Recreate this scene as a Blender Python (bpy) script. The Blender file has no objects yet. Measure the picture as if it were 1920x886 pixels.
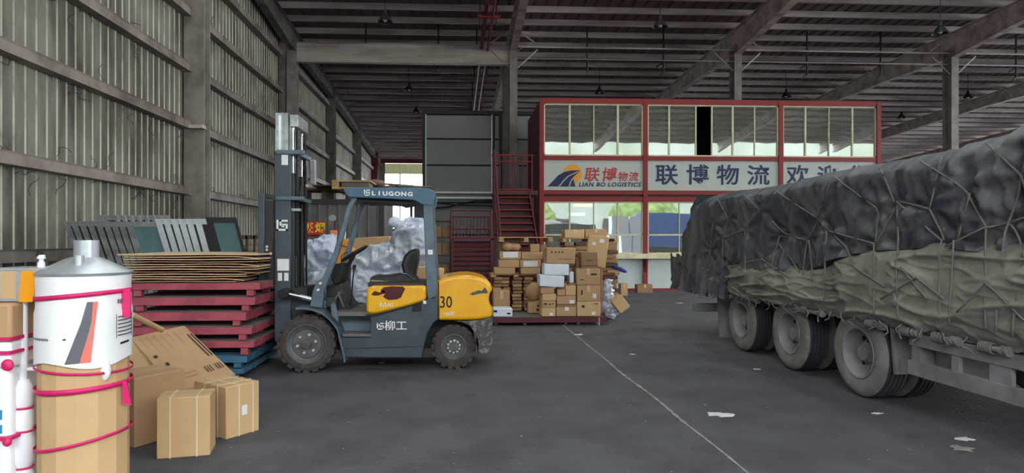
import bpy, math, random
from math import sin, cos, tan, atan, pi, radians as R
from mathutils import Vector, Matrix, noise
random.seed(7)
SC = bpy.context.scene
COL = SC.collection

# ---------------------------------------------------------------- camera
F, PX0, HZ, H = 1200.0, 917.0, 450.0, 1.64
TH = atan(60.0 / 1200.0)
cd = bpy.data.cameras.new('camera'); cam = bpy.data.objects.new('camera', cd); COL.objects.link(cam)
cd.sensor_width = 36; cd.lens = F / 1920 * 36
cam.location = (0, 0, H); cam.rotation_euler = (pi / 2, 0, -TH)
cd.shift_x = (960 - PX0) / 1920; cd.shift_y = (HZ - 443) / 1920
cd.clip_end = 500
SC.camera = cam
# ---------------------------------------------------------------- light
w = bpy.data.worlds.new('overcast_sky'); SC.world = w; w.use_nodes = True
nt = w.node_tree; nt.nodes.clear()
wo = nt.nodes.new('ShaderNodeOutputWorld'); bg = nt.nodes.new('ShaderNodeBackground')
tc = nt.nodes.new('ShaderNodeTexCoord'); sx = nt.nodes.new('ShaderNodeSeparateXYZ'); cr = nt.nodes.new('ShaderNodeValToRGB')
nt.links.new(tc.outputs['Generated'], sx.inputs[0]); nt.links.new(sx.outputs['Z'], cr.inputs[0])
cr.color_ramp.elements[0].color = (0.95, 0.97, 1.0, 1); cr.color_ramp.elements[1].color = (0.82, 0.90, 1.0, 1)
nt.links.new(cr.outputs[0], bg.inputs[0]); nt.links.new(bg.outputs[0], wo.inputs[0])
bg.inputs[1].default_value = 5.6
SC.view_settings.view_transform = 'Standard'; SC.view_settings.look = 'None'
SC.view_settings.exposure = 0.88; SC.view_settings.gamma = 1.0
SC.cycles.use_denoising = True
SC.cycles.max_bounces = 8; SC.cycles.diffuse_bounces = 5; SC.cycles.glossy_bounces = 4
SC.cycles.sample_clamp_indirect = 6.0

# ---------------------------------------------------------------- pixel <-> place
def U(px): return (px - PX0) / F
def XW(px, Y): return Y * tan(atan(U(px)) + TH)
def DD(px, Y): return Y / (cos(TH) - U(px) * sin(TH))
def ZW(px, py, Y): return H + (HZ - py) * DD(px, Y) / F
def P(px, py, Y): return (XW(px, Y), Y, ZW(px, py, Y))
def G(px, py):
    d = F * H / (py - HZ); Y = d * (cos(TH) - U(px) * sin(TH))
    return (XW(px, Y), Y)
def YX(px, X): return X / tan(atan(U(px)) + TH)
def S(px, py, X):                       # point on the plane X = const
    Y = YX(px, X); return (X, Y, ZW(px, py, Y))
def PF(pts, Y): return [(XW(a, Y), ZW(a, b, Y)) for a, b in pts]

# ---------------------------------------------------------------- materials
def lin(c):
    return tuple((v / 255 / 12.92 if v / 255 <= .04045 else ((v / 255 + .055) / 1.055) ** 2.4) for v in c) + (1,)
MATS = {}
def mat(name, rgb, rough=.6, metal=0.0, var=.18, vs=4.0, rgb2=None, bump=.0, bs=30.0, stretch=None, spec=.5, thr=(.4, .65), emis=None, coat=0):
    if name in MATS: return MATS[name]
    m = bpy.data.materials.new(name); m.use_nodes = True; t = m.node_tree; b = t.nodes['Principled BSDF']
    L = t.links
    co = t.nodes.new('ShaderNodeTexCoord'); mp = t.nodes.new('ShaderNodeMapping')
    L.new(co.outputs['Object'], mp.inputs[0])
    if stretch: mp.inputs['Scale'].default_value = stretch
    n1 = t.nodes.new('ShaderNodeTexNoise'); n1.inputs['Scale'].default_value = vs; n1.inputs['Detail'].default_value = 6
    n1.inputs['Roughness'].default_value = .62
    L.new(mp.outputs[0], n1.inputs['Vector'])
    ra = t.nodes.new('ShaderNodeValToRGB'); L.new(n1.outputs['Fac'], ra.inputs[0])
    c = lin(rgb)
    if rgb2 is None:
        a = tuple(max(0, v * (1 - var)) for v in c[:3]) + (1,); d = tuple(min(1, v * (1 + var)) for v in c[:3]) + (1,)
        ra.color_ramp.elements[0].position = .3; ra.color_ramp.elements[1].position = .7
    else:
        a = c; d = lin(rgb2); ra.color_ramp.elements[0].position = thr[0]; ra.color_ramp.elements[1].position = thr[1]
    ra.color_ramp.elements[0].color = a; ra.color_ramp.elements[1].color = d
    L.new(ra.outputs[0], b.inputs['Base Color'])
    b.inputs['Roughness'].default_value = rough; b.inputs['Metallic'].default_value = metal
    b.inputs['Specular IOR Level'].default_value = spec
    if coat: b.inputs['Coat Weight'].default_value = coat
    if bump:
        n2 = t.nodes.new('ShaderNodeTexNoise'); n2.inputs['Scale'].default_value = bs; n2.inputs['Detail'].default_value = 5
        L.new(mp.outputs[0], n2.inputs['Vector'])
        bp = t.nodes.new('ShaderNodeBump'); bp.inputs['Strength'].default_value = bump; bp.inputs['Distance'].default_value = .02
        L.new(n2.outputs['Fac'], bp.inputs['Height']); L.new(bp.outputs[0], b.inputs['Normal'])
    if emis:
        b.inputs['Emission Color'].default_value = lin(emis[0]); b.inputs['Emission Strength'].default_value = emis[1]
    MATS[name] = m; return m
def glassy(name, tint, refl=.5, rough=.02, wave=.0, ws=2.0):
    m = bpy.data.materials.new(name); m.use_nodes = True; t = m.node_tree; t.nodes.clear(); L = t.links
    o = t.nodes.new('ShaderNodeOutputMaterial'); mx = t.nodes.new('ShaderNodeMixShader')
    tr = t.nodes.new('ShaderNodeBsdfTransparent'); gl = t.nodes.new('ShaderNodeBsdfGlossy')
    tr.inputs[0].default_value = lin(tint); gl.inputs['Roughness'].default_value = rough
    gl.inputs[0].default_value = (.9, .93, .9, 1)
    mx.inputs[0].default_value = refl
    if wave:
        df = t.nodes.new('ShaderNodeBsdfDiffuse'); df.inputs[0].default_value = lin((150, 152, 140)); m2 = t.nodes.new('ShaderNodeMixShader'); m2.inputs[0].default_value = .45
        L.new(tr.outputs[0], m2.inputs[1]); L.new(df.outputs[0], m2.inputs[2]); tr = m2
    L.new(tr.outputs[0], mx.inputs[1]); L.new(gl.outputs[0], mx.inputs[2]); L.new(mx.outputs[0], o.inputs[0])
    if wave:
        co = t.nodes.new('ShaderNodeTexCoord'); n = t.nodes.new('ShaderNodeTexNoise'); n.inputs['Scale'].default_value = ws; n.inputs['Detail'].default_value = 1
        bp = t.nodes.new('ShaderNodeBump'); bp.inputs['Strength'].default_value = wave; bp.inputs['Distance'].default_value = .05
        L.new(co.outputs['Object'], n.inputs['Vector']); L.new(n.outputs['Fac'], bp.inputs['Height']); L.new(bp.outputs[0], gl.inputs['Normal'])
    MATS[name] = m; return m

m_floor = mat('asphalt_floor', (92, 92, 97), .8, rgb2=(72, 71, 74), vs=1.6, thr=(.38, .68), bump=.8, bs=22, spec=.3)
t_ = m_floor.node_tree; b_ = t_.nodes['Principled BSDF']; src = b_.inputs['Base Color'].links[0].from_socket
n_ = t_.nodes.new('ShaderNodeTexNoise'); n_.inputs['Scale'].default_value = 16; n_.inputs['Detail'].default_value = 3
c_ = t_.nodes.new('ShaderNodeValToRGB'); c_.color_ramp.elements[0].position = .715; c_.color_ramp.elements[1].position = .75
x_ = t_.nodes.new('ShaderNodeMixRGB'); x_.inputs[2].default_value = lin((168, 164, 156))
k_ = t_.nodes.new('ShaderNodeTexCoord'); t_.links.new(k_.outputs['Object'], n_.inputs['Vector']); t_.links.new(n_.outputs['Fac'], c_.inputs[0])
t_.links.new(c_.outputs[0], x_.inputs[0]); t_.links.new(src, x_.inputs[1]); t_.links.new(x_.outputs[0], b_.inputs['Base Color'])
m_wall = mat('painted_sheet', (120, 118, 106), .55, rgb2=(66, 58, 55), vs=.8, stretch=(1, 1.6, .5), thr=(.40, .66), bump=.1, bs=12)
m_girt = mat('girt_paint', (134, 122, 114), .6, rgb2=(90, 78, 72), vs=1.2)
m_rib_lit = mat('sheet_rib_lit_side', (184, 184, 160), .5, rgb2=(112, 102, 92), vs=1.1, thr=(.45, .7))  # near rib sides paler: grazing light put into the colour
m_roof = mat('roof_sheet', (118, 100, 97), .7, rgb2=(104, 96, 92), vs=.5)
m_purlin = mat('purlin_paint', (206, 194, 184), .6, rgb2=(150, 132, 124), vs=1.0, stretch=(.3, 2, 2))
m_column = mat('column_paint', (160, 148, 142), .6, rgb2=(124, 112, 106), vs=1.5)
m_colgreen = mat('weathered_beam_paint', (124, 124, 114), .6, rgb2=(96, 84, 78), vs=1.6)
m_dark = mat('dark_paint', (40, 38, 40), .55)
m_black = mat('black_rubber', (24, 24, 25), .7)
m_redpaint = mat('red_paint', (138, 26, 32), .5, rgb2=(112, 24, 30), vs=1.5, thr=(.5, .75))
m_redpipe = mat('red_pipe_paint', (120, 22, 28), .5)
m_maroon = mat('maroon_paint', (88, 28, 33), .5, var=.25)
m_cream = mat('cream_aluminium', (214, 206, 172), .4)
m_sign = mat('white_sign_board', (186, 190, 184), .5, var=.05)
m_panelw = mat('white_wall_panel', (190, 202, 200), .5, var=.05, vs=1)
m_strapc = mat('cream_strap', (222, 204, 172), .4, var=.04)
m_navy = mat('navy_lettering', (20, 34, 82), .5, var=.1)
m_redtxt = mat('red_lettering', (190, 44, 50), .5, var=.1)
m_orange = mat('amber_sign_paint', (235, 160, 45), .5, var=.1)
m_room = mat('grey_insulated_panel', (142, 144, 146), .45, var=.08, vs=.6)
m_steelw = mat('galvanised_strip', (190, 192, 196), .35, metal=.6)
m_interior = mat('office_interior', (150, 150, 145), .8)
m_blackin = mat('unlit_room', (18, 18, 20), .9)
m_win = glassy('reflective_window_glass', (120, 135, 130), .46, .02, .05, 1.0)
m_glass = glassy('plain_glass', (150, 185, 185), .3, .04)
m_flblue = mat('slate_blue_paint', (66, 77, 86), .5, rgb2=(54, 60, 66), vs=3, thr=(.45, .75), bump=.05)
m_flblue2 = mat('faded_blue_paint', (96, 114, 126), .45, rgb2=(76, 90, 100), vs=6)
m_teal = mat('teal_blue_paint', (58, 98, 122), .5, rgb2=(78, 104, 118), vs=6)
m_yellow = mat('yellow_paint', (246, 184, 14), .35, rgb2=(236, 162, 20), vs=3, coat=.3)
m_chipped = mat('chipped_casting', (70, 72, 74), .7, rgb2=(128, 124, 116), vs=14, thr=(.5, .6), bump=.3)
m_rust = mat('rusty_primer', (84, 38, 32), .8, bump=.2)
m_ftyre = mat('dusty_tyre', (62, 57, 55), .9, rgb2=(80, 72, 66), vs=9, bump=.2)
m_frim = mat('grey_rim', (96, 98, 100), .55, rgb2=(76, 74, 72), vs=8)
m_chrome = mat('bright_steel', (200, 204, 208), .2, metal=.9)
m_bolt = mat('pale_bolt', (196, 196, 192), .4)
m_white = mat('white_paint', (232, 232, 230), .5, var=.04)
m_ink = mat('black_ink', (38, 34, 32), .8, var=.05)
m_seat = mat('worn_black_vinyl', (34, 33, 33), .5, rgb2=(120, 106, 84), vs=9, thr=(.62, .7), bump=.1)
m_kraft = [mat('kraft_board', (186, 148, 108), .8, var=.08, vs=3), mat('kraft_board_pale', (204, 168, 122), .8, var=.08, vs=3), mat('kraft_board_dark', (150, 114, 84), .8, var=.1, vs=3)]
m_tape = mat('clear_brown_tape', (214, 186, 146), .2, var=.05)
m_label = mat('paper_label', (228, 226, 226), .6, var=.04)
m_whitebox = mat('white_carton', (226, 232, 240), .6, var=.04)
m_wood = mat('raw_timber', (190, 156, 108), .8, rgb2=(150, 118, 80), vs=3, stretch=(1, 6, 6))
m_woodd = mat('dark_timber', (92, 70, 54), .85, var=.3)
m_sheet = mat('cardboard_sheet', (218, 188, 152), .8, rgb2=(196, 164, 128), vs=2)
m_sheetedge = mat('plywood', (160, 128, 96), .8)
m_pred = mat('red_pallet_paint', (186, 84, 96), .6, rgb2=(150, 64, 74), vs=5)
m_pblue = mat('blue_pallet_paint', (66, 122, 152), .6, rgb2=(60, 88, 104), vs=5)
m_dust = mat('dusty_deck', (110, 104, 100), .9, var=.2)
m_alu = mat('aluminium_profile', (176, 182, 182), .35, metal=.55, rgb2=(132, 136, 132), vs=6)
m_alub = mat('bright_aluminium', (226, 232, 238), .3, metal=.35)
m_galv = mat('galvanised_sheet', (205, 210, 216), .3, metal=.6, vs=6)
m_wrapw = mat('white_woven_wrap', (240, 240, 240), .6, var=.05, bump=.15, bs=18)
m_pink = mat('magenta_strap', (214, 30, 104), .5)
m_orangetape = mat('orange_tape', (250, 160, 20), .35, var=.08)
m_foam = mat('white_foam', (236, 238, 242), .6, var=.03)
m_blueprint = mat('blue_print', (50, 130, 190), .5)
m_greyprint = mat('grey_print', (98, 98, 104), .6)
m_redprint = mat('red_print', (232, 120, 104), .6)
m_plastic = mat('silver_bubble_wrap', (186, 194, 212), .25, var=.14, vs=7, bump=.6, bs=20, spec=.8, coat=.8)
m_tarpd = mat('dark_tarpaulin', (74, 77, 86), .42, rgb2=(126, 128, 130), vs=2.0, thr=(.45, .72), bump=.28, bs=10, spec=.5, stretch=(1, 1.3, .55))
m_tarpb = mat('beige_tarpaulin', (160, 155, 144), .75, rgb2=(122, 117, 108), vs=2.0, bump=.4, bs=12)
m_rope = mat('grey_rope', (128, 124, 120), .85, bump=.3, bs=60)
m_trgrey = mat('dusty_grey_paint', (152, 152, 156), .65, rgb2=(126, 123, 120), vs=3)
m_trtyre = mat('dusty_sidewall', (142, 140, 135), .85, rgb2=(116, 113, 108), vs=4)
m_tread = mat('tread_rubber', (44, 46, 54), .8, rgb2=(60, 61, 68), vs=5)
m_chalk = mat('pale_filler', (150, 144, 138), .9, var=.3, vs=9)
m_bgreen = mat('leafy_green', (96, 116, 60), .8, var=.5, vs=1.5)
m_bblue = mat('blue_cargo_paint', (60, 100, 176), .5)

# ---------------------------------------------------------------- mesh builder
class MB:
    def __init__(s): s.v = []; s.f = []; s.mi = []; s.cur = 0
    def add(s, vs, fs):
        o = len(s.v); s.v += [tuple(p) for p in vs]; s.f += [tuple(i + o for i in f) for f in fs]; s.mi += [s.cur] * len(fs); return s
    def box(s, x0, x1, y0, y1, z0, z1):
        return s.add([(x0, y0, z0), (x1, y0, z0), (x1, y1, z0), (x0, y1, z0), (x0, y0, z1), (x1, y0, z1), (x1, y1, z1), (x0, y1, z1)],
                     [(0, 3, 2, 1), (4, 5, 6, 7), (0, 1, 5, 4), (1, 2, 6, 5), (2, 3, 7, 6), (3, 0, 4, 7)])
    def obox(s, c, sz, rot=(0, 0, 0)):
        from mathutils import Euler
        M = Euler(rot).to_matrix(); hx, hy, hz = sz[0] / 2, sz[1] / 2, sz[2] / 2
        vs = [Vector(c) + M @ Vector(p) for p in [(-hx, -hy, -hz), (hx, -hy, -hz), (hx, hy, -hz), (-hx, hy, -hz), (-hx, -hy, hz), (hx, -hy, hz), (hx, hy, hz), (-hx, hy, hz)]]
        return s.add(vs, [(0, 3, 2, 1), (4, 5, 6, 7), (0, 1, 5, 4), (1, 2, 6, 5), (2, 3, 7, 6), (3, 0, 4, 7)])
    def prism(s, pts, a, b, axis='y'):
        n = len(pts)
        area = sum(pts[i][0] * pts[(i + 1) % n][1] - pts[(i + 1) % n][0] * pts[i][1] for i in range(n))
        if area < 0: pts = pts[::-1]
        if axis == 'y': f = lambda p, t: (p[0], t, p[1])
        elif axis == 'x': f = lambda p, t: (t, p[0], p[1])
        else: f = lambda p, t: (p[0], p[1], t)
        vs = [f(p, a) for p in pts] + [f(p, b) for p in pts]
        fs = [tuple(range(n)), tuple(range(2 * n - 1, n - 1, -1))] + [(i, i + n, (i + 1) % n + n, (i + 1) % n) for i in range(n)]
        if axis != 'y': fs = [f_[::-1] for f_ in fs]
        return s.add(vs, fs)
    def tube(s, path, r, n=6, closed=False, caps=True):
        path = [Vector(p) for p in path]; k = len(path); vs = []; fs = []
        rr = r if isinstance(r, (list, tuple)) else [r] * k
        up = None
        for i, p in enumerate(path):
            if closed: t = path[(i + 1) % k] - path[i - 1]
            else: t = path[min(i + 1, k - 1)] - path[max(i - 1, 0)]
            if t.length < 1e-9: t = Vector((0, 0, 1))
            t.normalize()
            if up is None: up = Vector((0, 0, 1)) if abs(t.z) < .9 else Vector((1, 0, 0))
            a = t.cross(up)
            if a.length < 1e-6: a = t.cross(Vector((0.3, 1, 0.2)))
            a.normalize(); b = a.cross(t).normalized(); up = b
            for j in range(n):
                an = 2 * pi * j / n; vs.append(p + a * (cos(an) * rr[i]) + b * (sin(an) * rr[i]))
        m = k if closed else k - 1
        for i in range(m):
            for j in range(n):
                i2 = (i + 1) % k; j2 = (j + 1) % n
                fs.append((i * n + j, i * n + j2, i2 * n + j2, i2 * n + j))
        if caps and not closed: fs += [tuple(range(n))[::-1], tuple(range((k - 1) * n, k * n))]
        return s.add(vs, fs)
    def lathe(s, prof, o, axis='z', n=32, closed=False, a0=0):
        vs = []; fs = []; k = len(prof); o = Vector(o)
        for i in range(n):
            an = 2 * pi * i / n + a0; c, d = cos(an), sin(an)
            for r, h in prof:
                q = {'z': (r * c, r * d, h), 'y': (r * c, h, r * d), 'x': (h, r * c, r * d)}[axis]
                vs.append(o + Vector(q))
        for i in range(n):
            i2 = (i + 1) % n
            for j in range(k if closed else k - 1):
                j2 = (j + 1) % k
                fs.append((i * k + j, i2 * k + j, i2 * k + j2, i * k + j2))
        return s.add(vs, fs)
    def grid(s, fn, nu, nv):
        vs = [fn(i / nu, j / nv) for i in range(nu + 1) for j in range(nv + 1)]
        fs = [(i * (nv + 1) + j, (i + 1) * (nv + 1) + j, (i + 1) * (nv + 1) + j + 1, i * (nv + 1) + j + 1) for i in range(nu) for j in range(nv)]
        return s.add(vs, fs)
BASE = {}
def tag(o, label=None, cat=None, group=None, kind=None):
    if label: o['label'] = label
    if cat: o['category'] = cat
    if group: o['group'] = group
    if kind: o['kind'] = kind
    return o
def root(name, base, label, cat, group=None):
    o = bpy.data.objects.new(name, None); o.empty_display_size = .2; o.location = base; COL.objects.link(o)
    BASE[o.name] = Vector(base); return tag(o, label, cat, group)
def mk(name, mb, m, parent=None, smooth=False, bevel=0, seg=2, kind=None, label=None, cat=None, group=None, base=None, solid=0):
    if parent: b = BASE[parent.name]
    elif base is not None: b = Vector(base)
    else:
        xs = [p[0] for p in mb.v]; ys = [p[1] for p in mb.v]; zs = [p[2] for p in mb.v]
        b = Vector(((min(xs) + max(xs)) / 2, (min(ys) + max(ys)) / 2, min(zs)))
    me = bpy.data.meshes.new(name); me.from_pydata([(p[0] - b.x, p[1] - b.y, p[2] - b.z) for p in mb.v], [], mb.f)
    for x in (m if isinstance(m, list) else [m]): me.materials.append(x)
    if isinstance(m, list): me.polygons.foreach_set('material_index', mb.mi)
    if smooth:
        me.polygons.foreach_set('use_smooth', [True] * len(me.polygons))
        if smooth != 2: me.set_sharp_from_angle(angle=R(38))
    me.update()
    o = bpy.data.objects.new(name, me); COL.objects.link(o)
    if parent: o.parent = parent
    else: o.location = b
    BASE[o.name] = b
    if bevel:
        bv = o.modifiers.new('bevel', 'BEVEL'); bv.width = bevel; bv.segments = seg; bv.limit_method = 'ANGLE'; bv.angle_limit = R(40)
        bv.harden_normals = False
        me.polygons.foreach_set('use_smooth', [True] * len(me.polygons)); me.set_sharp_from_angle(angle=R(38))
    if solid:
        sd = o.modifiers.new('thick', 'SOLIDIFY'); sd.thickness = solid; sd.offset = 0
    return tag(o, label, cat, group, kind)
def copy_tree(o, parent=None):
    c = o.copy(); COL.objects.link(c); BASE[c.name] = BASE.get(o.name, Vector()).copy()
    if parent: c.parent = parent
    for ch in list(o.children): copy_tree(ch, c)
    return c
def text(body, parent, loc, size, m, face='-y', bold=0.0, shear=0.0, ext=.004, name='lettering', width=None, spacing=1.0, sx=1.0, roll=0):
    cu = bpy.data.curves.new(name, 'FONT'); cu.body = body; cu.size = size; cu.extrude = ext; cu.offset = bold; cu.shear = shear
    cu.align_x = 'CENTER'; cu.align_y = 'CENTER'; cu.space_character = spacing; cu.resolution_u = 3; cu.materials.append(m)
    o = bpy.data.objects.new(name, cu); COL.objects.link(o); bpy.context.view_layer.update()
    me = bpy.data.meshes.new_from_object(o.evaluated_get(bpy.context.evaluated_depsgraph_get())); bpy.data.objects.remove(o); me.name = name
    o = bpy.data.objects.new(name, me); COL.objects.link(o)
    if parent: o.parent = parent; o.location = Vector(loc) - BASE[parent.name]
    else: o.location = loc
    o.rotation_euler = {'-y': (pi / 2, roll, 0), '+x': (pi / 2, 0, pi / 2), '-x': (pi / 2, 0, -pi / 2)}[face]
    o.scale = (sx, 1, 1); BASE[o.name] = Vector(loc)
    return o
def hsec(mb, x0, x1, y0, y1, z0, z1, t=.03):       # H column, flanges facing Y
    mb.box(x0, x1, y0, y0 + t, z0, z1); mb.box(x0, x1, y1 - t, y1, z0, z1); xm = (x0 + x1) / 2; mb.box(xm - t / 2, xm + t / 2, y0 + t, y1 - t, z0, z1)
    return mb

# ================================================================ setting
fl = mk('floor', MB().box(-60, 80, -60, 110, -.2, 0), m_floor, kind='structure', base=(0, 0, 0))
def joint(a, b, x, wd, nseg):
    mb = MB(); vs = []
    for i in range(nseg + 1):
        y = a + (b - a) * i / nseg; c = x + .035 * noise.noise(Vector((y * .7, 3, 0))); ww = wd * (.5 + abs(noise.noise(Vector((y * 5, 0, 1)))) * 1.6)
        vs += [(c - ww, y, .0045), (c + ww, y, .0045)]
    mb.add(vs, [(2 * i, 2 * i + 1, 2 * i + 3, 2 * i + 2) for i in range(nseg)]); return mb
mk('joint_filler', joint(1.5, 20, 2.04, .016, 420), m_chalk, fl, label='pale ragged floor joint')
def roofz(Y): return 10.2 - .05 * (Y - 25) if Y > 9 else 11.0 - .105 * (9 - Y)
# roof sheet, ribs along Y
def roof_mb(want=False):
    mb = MB(); xs = []; x = -7.2
    while x < 47: xs += [(x, 0), (x + .30, 0), (x + .34, .07), (x + .42, .07)]; x += .46
    ys = [-8, 2, 9, 20, 56]; vs = [(a, y, roofz(y) + .12 + h) for y in ys for a, h in xs]; n = len(xs)
    sky = lambda i, j: j in (1, 2) and (i // 4) % 11 in (5, 6)
    q = lambda i, j: (j * n + i, j * n + i + 1, (j + 1) * n + i + 1, (j + 1) * n + i)
    mb.add(vs, [q(i, j) for j in range(4) for i in range(n - 1) if sky(i, j) == want]); return mb
ce = mk('ceiling', roof_mb(), m_roof, kind='structure', base=(0, 0, 0), solid=.01)
m_fib = glassy('added_translucent_sheet', (214, 218, 205), .08, .3)
mk('added_skylight_strip', roof_mb(True), m_fib, ce, label='translucent strips added in the unseen roof near the entrance to let in light')  # added out of view to brighten the interior
Yp = -7.5
while Yp < 55.5:
    z = roofz(Yp); mb = MB()
    mb.prism([(Yp, z - .11), (Yp + .09, z - .11), (Yp + .09, z - .085), (Yp + .02, z - .085), (Yp + .02, z + .11), (Yp, z + .11)], -7.0, 46.5, 'x')
    mk('purlin', mb, m_purlin, ce); Yp += 1.25
# left wall
def corrug(y0, y1, z0, ztop, x, pitch=.27, h=.03, axis='x'):
    mb = MB(); ys = []; y = y0
    while y < y1: ys += [(y, 0), (y + pitch - .06, 0), (y + pitch - .045, h), (y + pitch - .015, h)]; y += pitch
    vs = []
    for y, d in ys:
        a, b = z0, (ztop(y) if callable(ztop) else ztop)
        vs += [(x + d, y, a), (x + d, y, b)] if axis == 'x' else [(y, x - d, a), (y, x - d, b)]
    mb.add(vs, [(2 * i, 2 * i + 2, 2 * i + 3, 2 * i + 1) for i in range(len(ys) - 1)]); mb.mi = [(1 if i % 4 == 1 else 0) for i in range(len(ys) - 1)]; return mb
wl = mk('wall_left', corrug(-8, 55.6, 0, lambda y: roofz(y) + .1, -6.9, h=.022), [m_wall, m_rib_lit], kind='structure', base=(0, 0, 0), solid=.01)
for gz in (1.4, 2.87, 4.52, 5.95, 7.35, 8.75):
    for a, b in ((-8, -.2), (.0, 7.95), (8.1, 16.4), (16.9, 24.8), (25.6, 33.8), (34.4, 42.4), (43, 51.5)):
        if gz > roofz((a + b) / 2) - .8: continue
        mb = MB(); mb.prism([(-6.86, gz - .1), (-6.64, gz - .1), (-6.64, gz - .075), (-6.655, gz - .075), (-6.655, gz + .07), (-6.64, gz + .1), (-6.67, gz + .1), (-6.675, gz - .07), (-6.86, gz - .07)], a, b)
        mk('girt', mb, m_girt, wl)
web = MB()
for i in range(170):
    gz = random.choice((2.87, 4.52, 5.95, 7.35)); y = random.uniform(9, 24); z = gz + random.choice((-.13, -.16, -.2, .14, .2)); a = random.uniform(0, 6); pth = []
    for k in range(9):
        pth.append((-6.84 + .03 * sin(k), y, z)); a += random.uniform(-1.0, 1.0); y += .07 * cos(a); z += .05 * sin(a)
    web.tube(pth, .006, 3)
mk('cobweb_strands', web, m_dark, wl, kind='stuff', label='dark dusty cobweb strands on the girts')
# back wall with daylight opening
wb = mk('wall_back', corrug(-7, 47, 0, 8.8, 55.6, axis='y'), m_wall, kind='structure', base=(0, 0, 0))
bpy.data.objects.remove(wb)
mb = corrug(-7, -6.4, 0, 8.8, 55.6, axis='y'); mb2 = corrug(3.0, 47, 0, 8.8, 55.6, axis='y'); mb.add(mb2.v, mb2.f)
mb3 = corrug(-6.4, 3.0, 7.35, 8.25, 55.6, axis='y', pitch=.5)
wb = mk('wall_back', mb, m_wall, kind='structure', base=(0, 0, 0), solid=.01)
m_trans = mat('translucent_sheet', (190, 190, 150), .6, var=.05); m_trans.node_tree.nodes['Principled BSDF'].inputs['Transmission Weight'].default_value = .2
mk('skylight_sheet', mb3, m_trans, wb, solid=.008)
mk('lintel', MB().box(-6.9, 3.2, 55.2, 55.5, 8.25, 8.8), m_maroon, wb)
mk('mullion', MB().box(-6.4, 3, 55.3, 55.4, 4.65, 4.75).box(-4.95, -4.85, 55.3, 55.4, 0, 7.35), m_dark, wb)

# columns
def column(px_label, x0, x1, y0, y1, z1, label, mtl=m_column, group='steel columns'):
    base = ((x0 + x1) / 2, y0, 0); r = root('steel_column', base, label, 'column', group)
    mk('shaft', hsec(MB(), x0, x1, y0, y1, 0.02, z1), mtl, r)
    mk('base_plate', MB().box(x0 - .06, x1 + .06, y0 - .06, y1 + .06, 0, .02), mtl, r)
    return r
c = column(0, -6.86, -6.36, 16.45, 16.85, roofz(16.6) - .15, 'pale dusty steel column against the left wall, nearest to the camera')
mk('bracket', MB().box(-6.64, -6.30, 16.2, 16.44, 4.42, 4.5), m_purlin, c)
column(0, -6.86, -6.60, 25, 25.45, roofz(25.4) - .15, 'weathered steel column behind the lift truck mast, nearer the wall sheet', m_colgreen)
column(0, -6.56, -6.2, 25, 25.45, 8.95, 'pale steel column behind the mast carrying the left end of the deep beam')
column(0, -6.86, -6.42, 34, 34.4, roofz(34.4) - .15, 'brown shaded wall column, second behind the lift truck mast', m_colgreen)
column(0, -6.86, -6.36, 42.6, 43, roofz(43) - .15, 'wall column third behind the mast, right of the brown one', m_colgreen)
column(0, -6.86, -6.36, 51.6, 52, roofz(52) - .15, 'farthest wall column beside the daylight opening', m_maroon)
COLX = [(XW(963, 25), 'tall pale steel column in front of the grey panel room'), (XW(1384, 25), 'steel column rising behind the middle of the red office roof'), (XW(1791, 25), 'steel column rising above the tarpaulin load at the right')]
for X, lb in COLX:
    r = column(0, X - .15, X + .15, 25, 25.5, 9.45, lb)
    for sgn in (-1, 1):
        for (za, zb) in ((9.9, 9.35), (8.4, 9.15)):
            mk('knee_brace', MB().tube([(X + sgn * .14, 25.1, za if za > 9.5 else za), (X + sgn * .95, 25.1, zb)], .03, 4), m_purlin, r)
        mk('fly_brace', MB().tube([(X + sgn * .08, 25.2, 9.9), (X + sgn * 1.0, 25.9, 10.02)], .03, 4), m_purlin, r)
column(0, XW(950, 25.6) - .15, XW(950, 25.6) + .15, 25.7, 26.0, 9.0, 'darker steel column just left of the tall pale one', m_colgreen)
# rafters
def rafter(X, label, mtl=m_purlin):
    pts_t = []; pts_b = []
    for Y in (-7.8, 0, 9, 17, 21, 25, 29, 34, 42, 55.4):
        dep = .62 + (.42 * max(0, 1 - abs(Y - 25.25) / 6))
        pts_t.append((Y, roofz(Y) - .12)); pts_b.append((Y, roofz(Y) - .12 - (dep if X > -5 else dep * .85)))
    mb = MB(); mb.prism(pts_t + pts_b[::-1], X - .012, X + .012, 'x')
    for pp in (pts_t, pts_b):
        s_ = 1 if pp is pts_b else -1
        for i in range(len(pp) - 1):
            (ya, za), (yb, zb) = pp[i], pp[i + 1]
            mb.prism([(ya, za), (yb, zb), (yb, zb + s_ * .02), (ya, za + s_ * .02)], X - .14, X + .14, 'x')
    r = root('roof_rafter', (X, 25, roofz(25) - 1.2), label, 'rafter', 'tapered roof rafters')
    mk('web_and_flanges', mb, mtl, r)
    for i in range(10):
        Y = 27.2 + i * 2.5
        for sg in (-1, 1):
            mk('fly_brace', MB().tube([(X + sg * .1, Y, roofz(Y) - .62), (X + sg * .75, Y, roofz(Y) - .1)], .022, 4), mtl, r)
    return r
rafter(-6.55, 'sloping grey-green rafter along the top of the left wall', m_colgreen)
for (X, _), lb in zip(COLX, ('tapered rafter over the tall column by the grey panel room', 'tapered rafter running over the middle of the red office', 'tapered rafter at upper right over the tarpaulin load')): rafter(X, lb)
rafter(29.2, 'lower far rafter crossing right of the red office end')
rafter(38.2, 'last rafter of the roof beyond the right edge')
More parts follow.
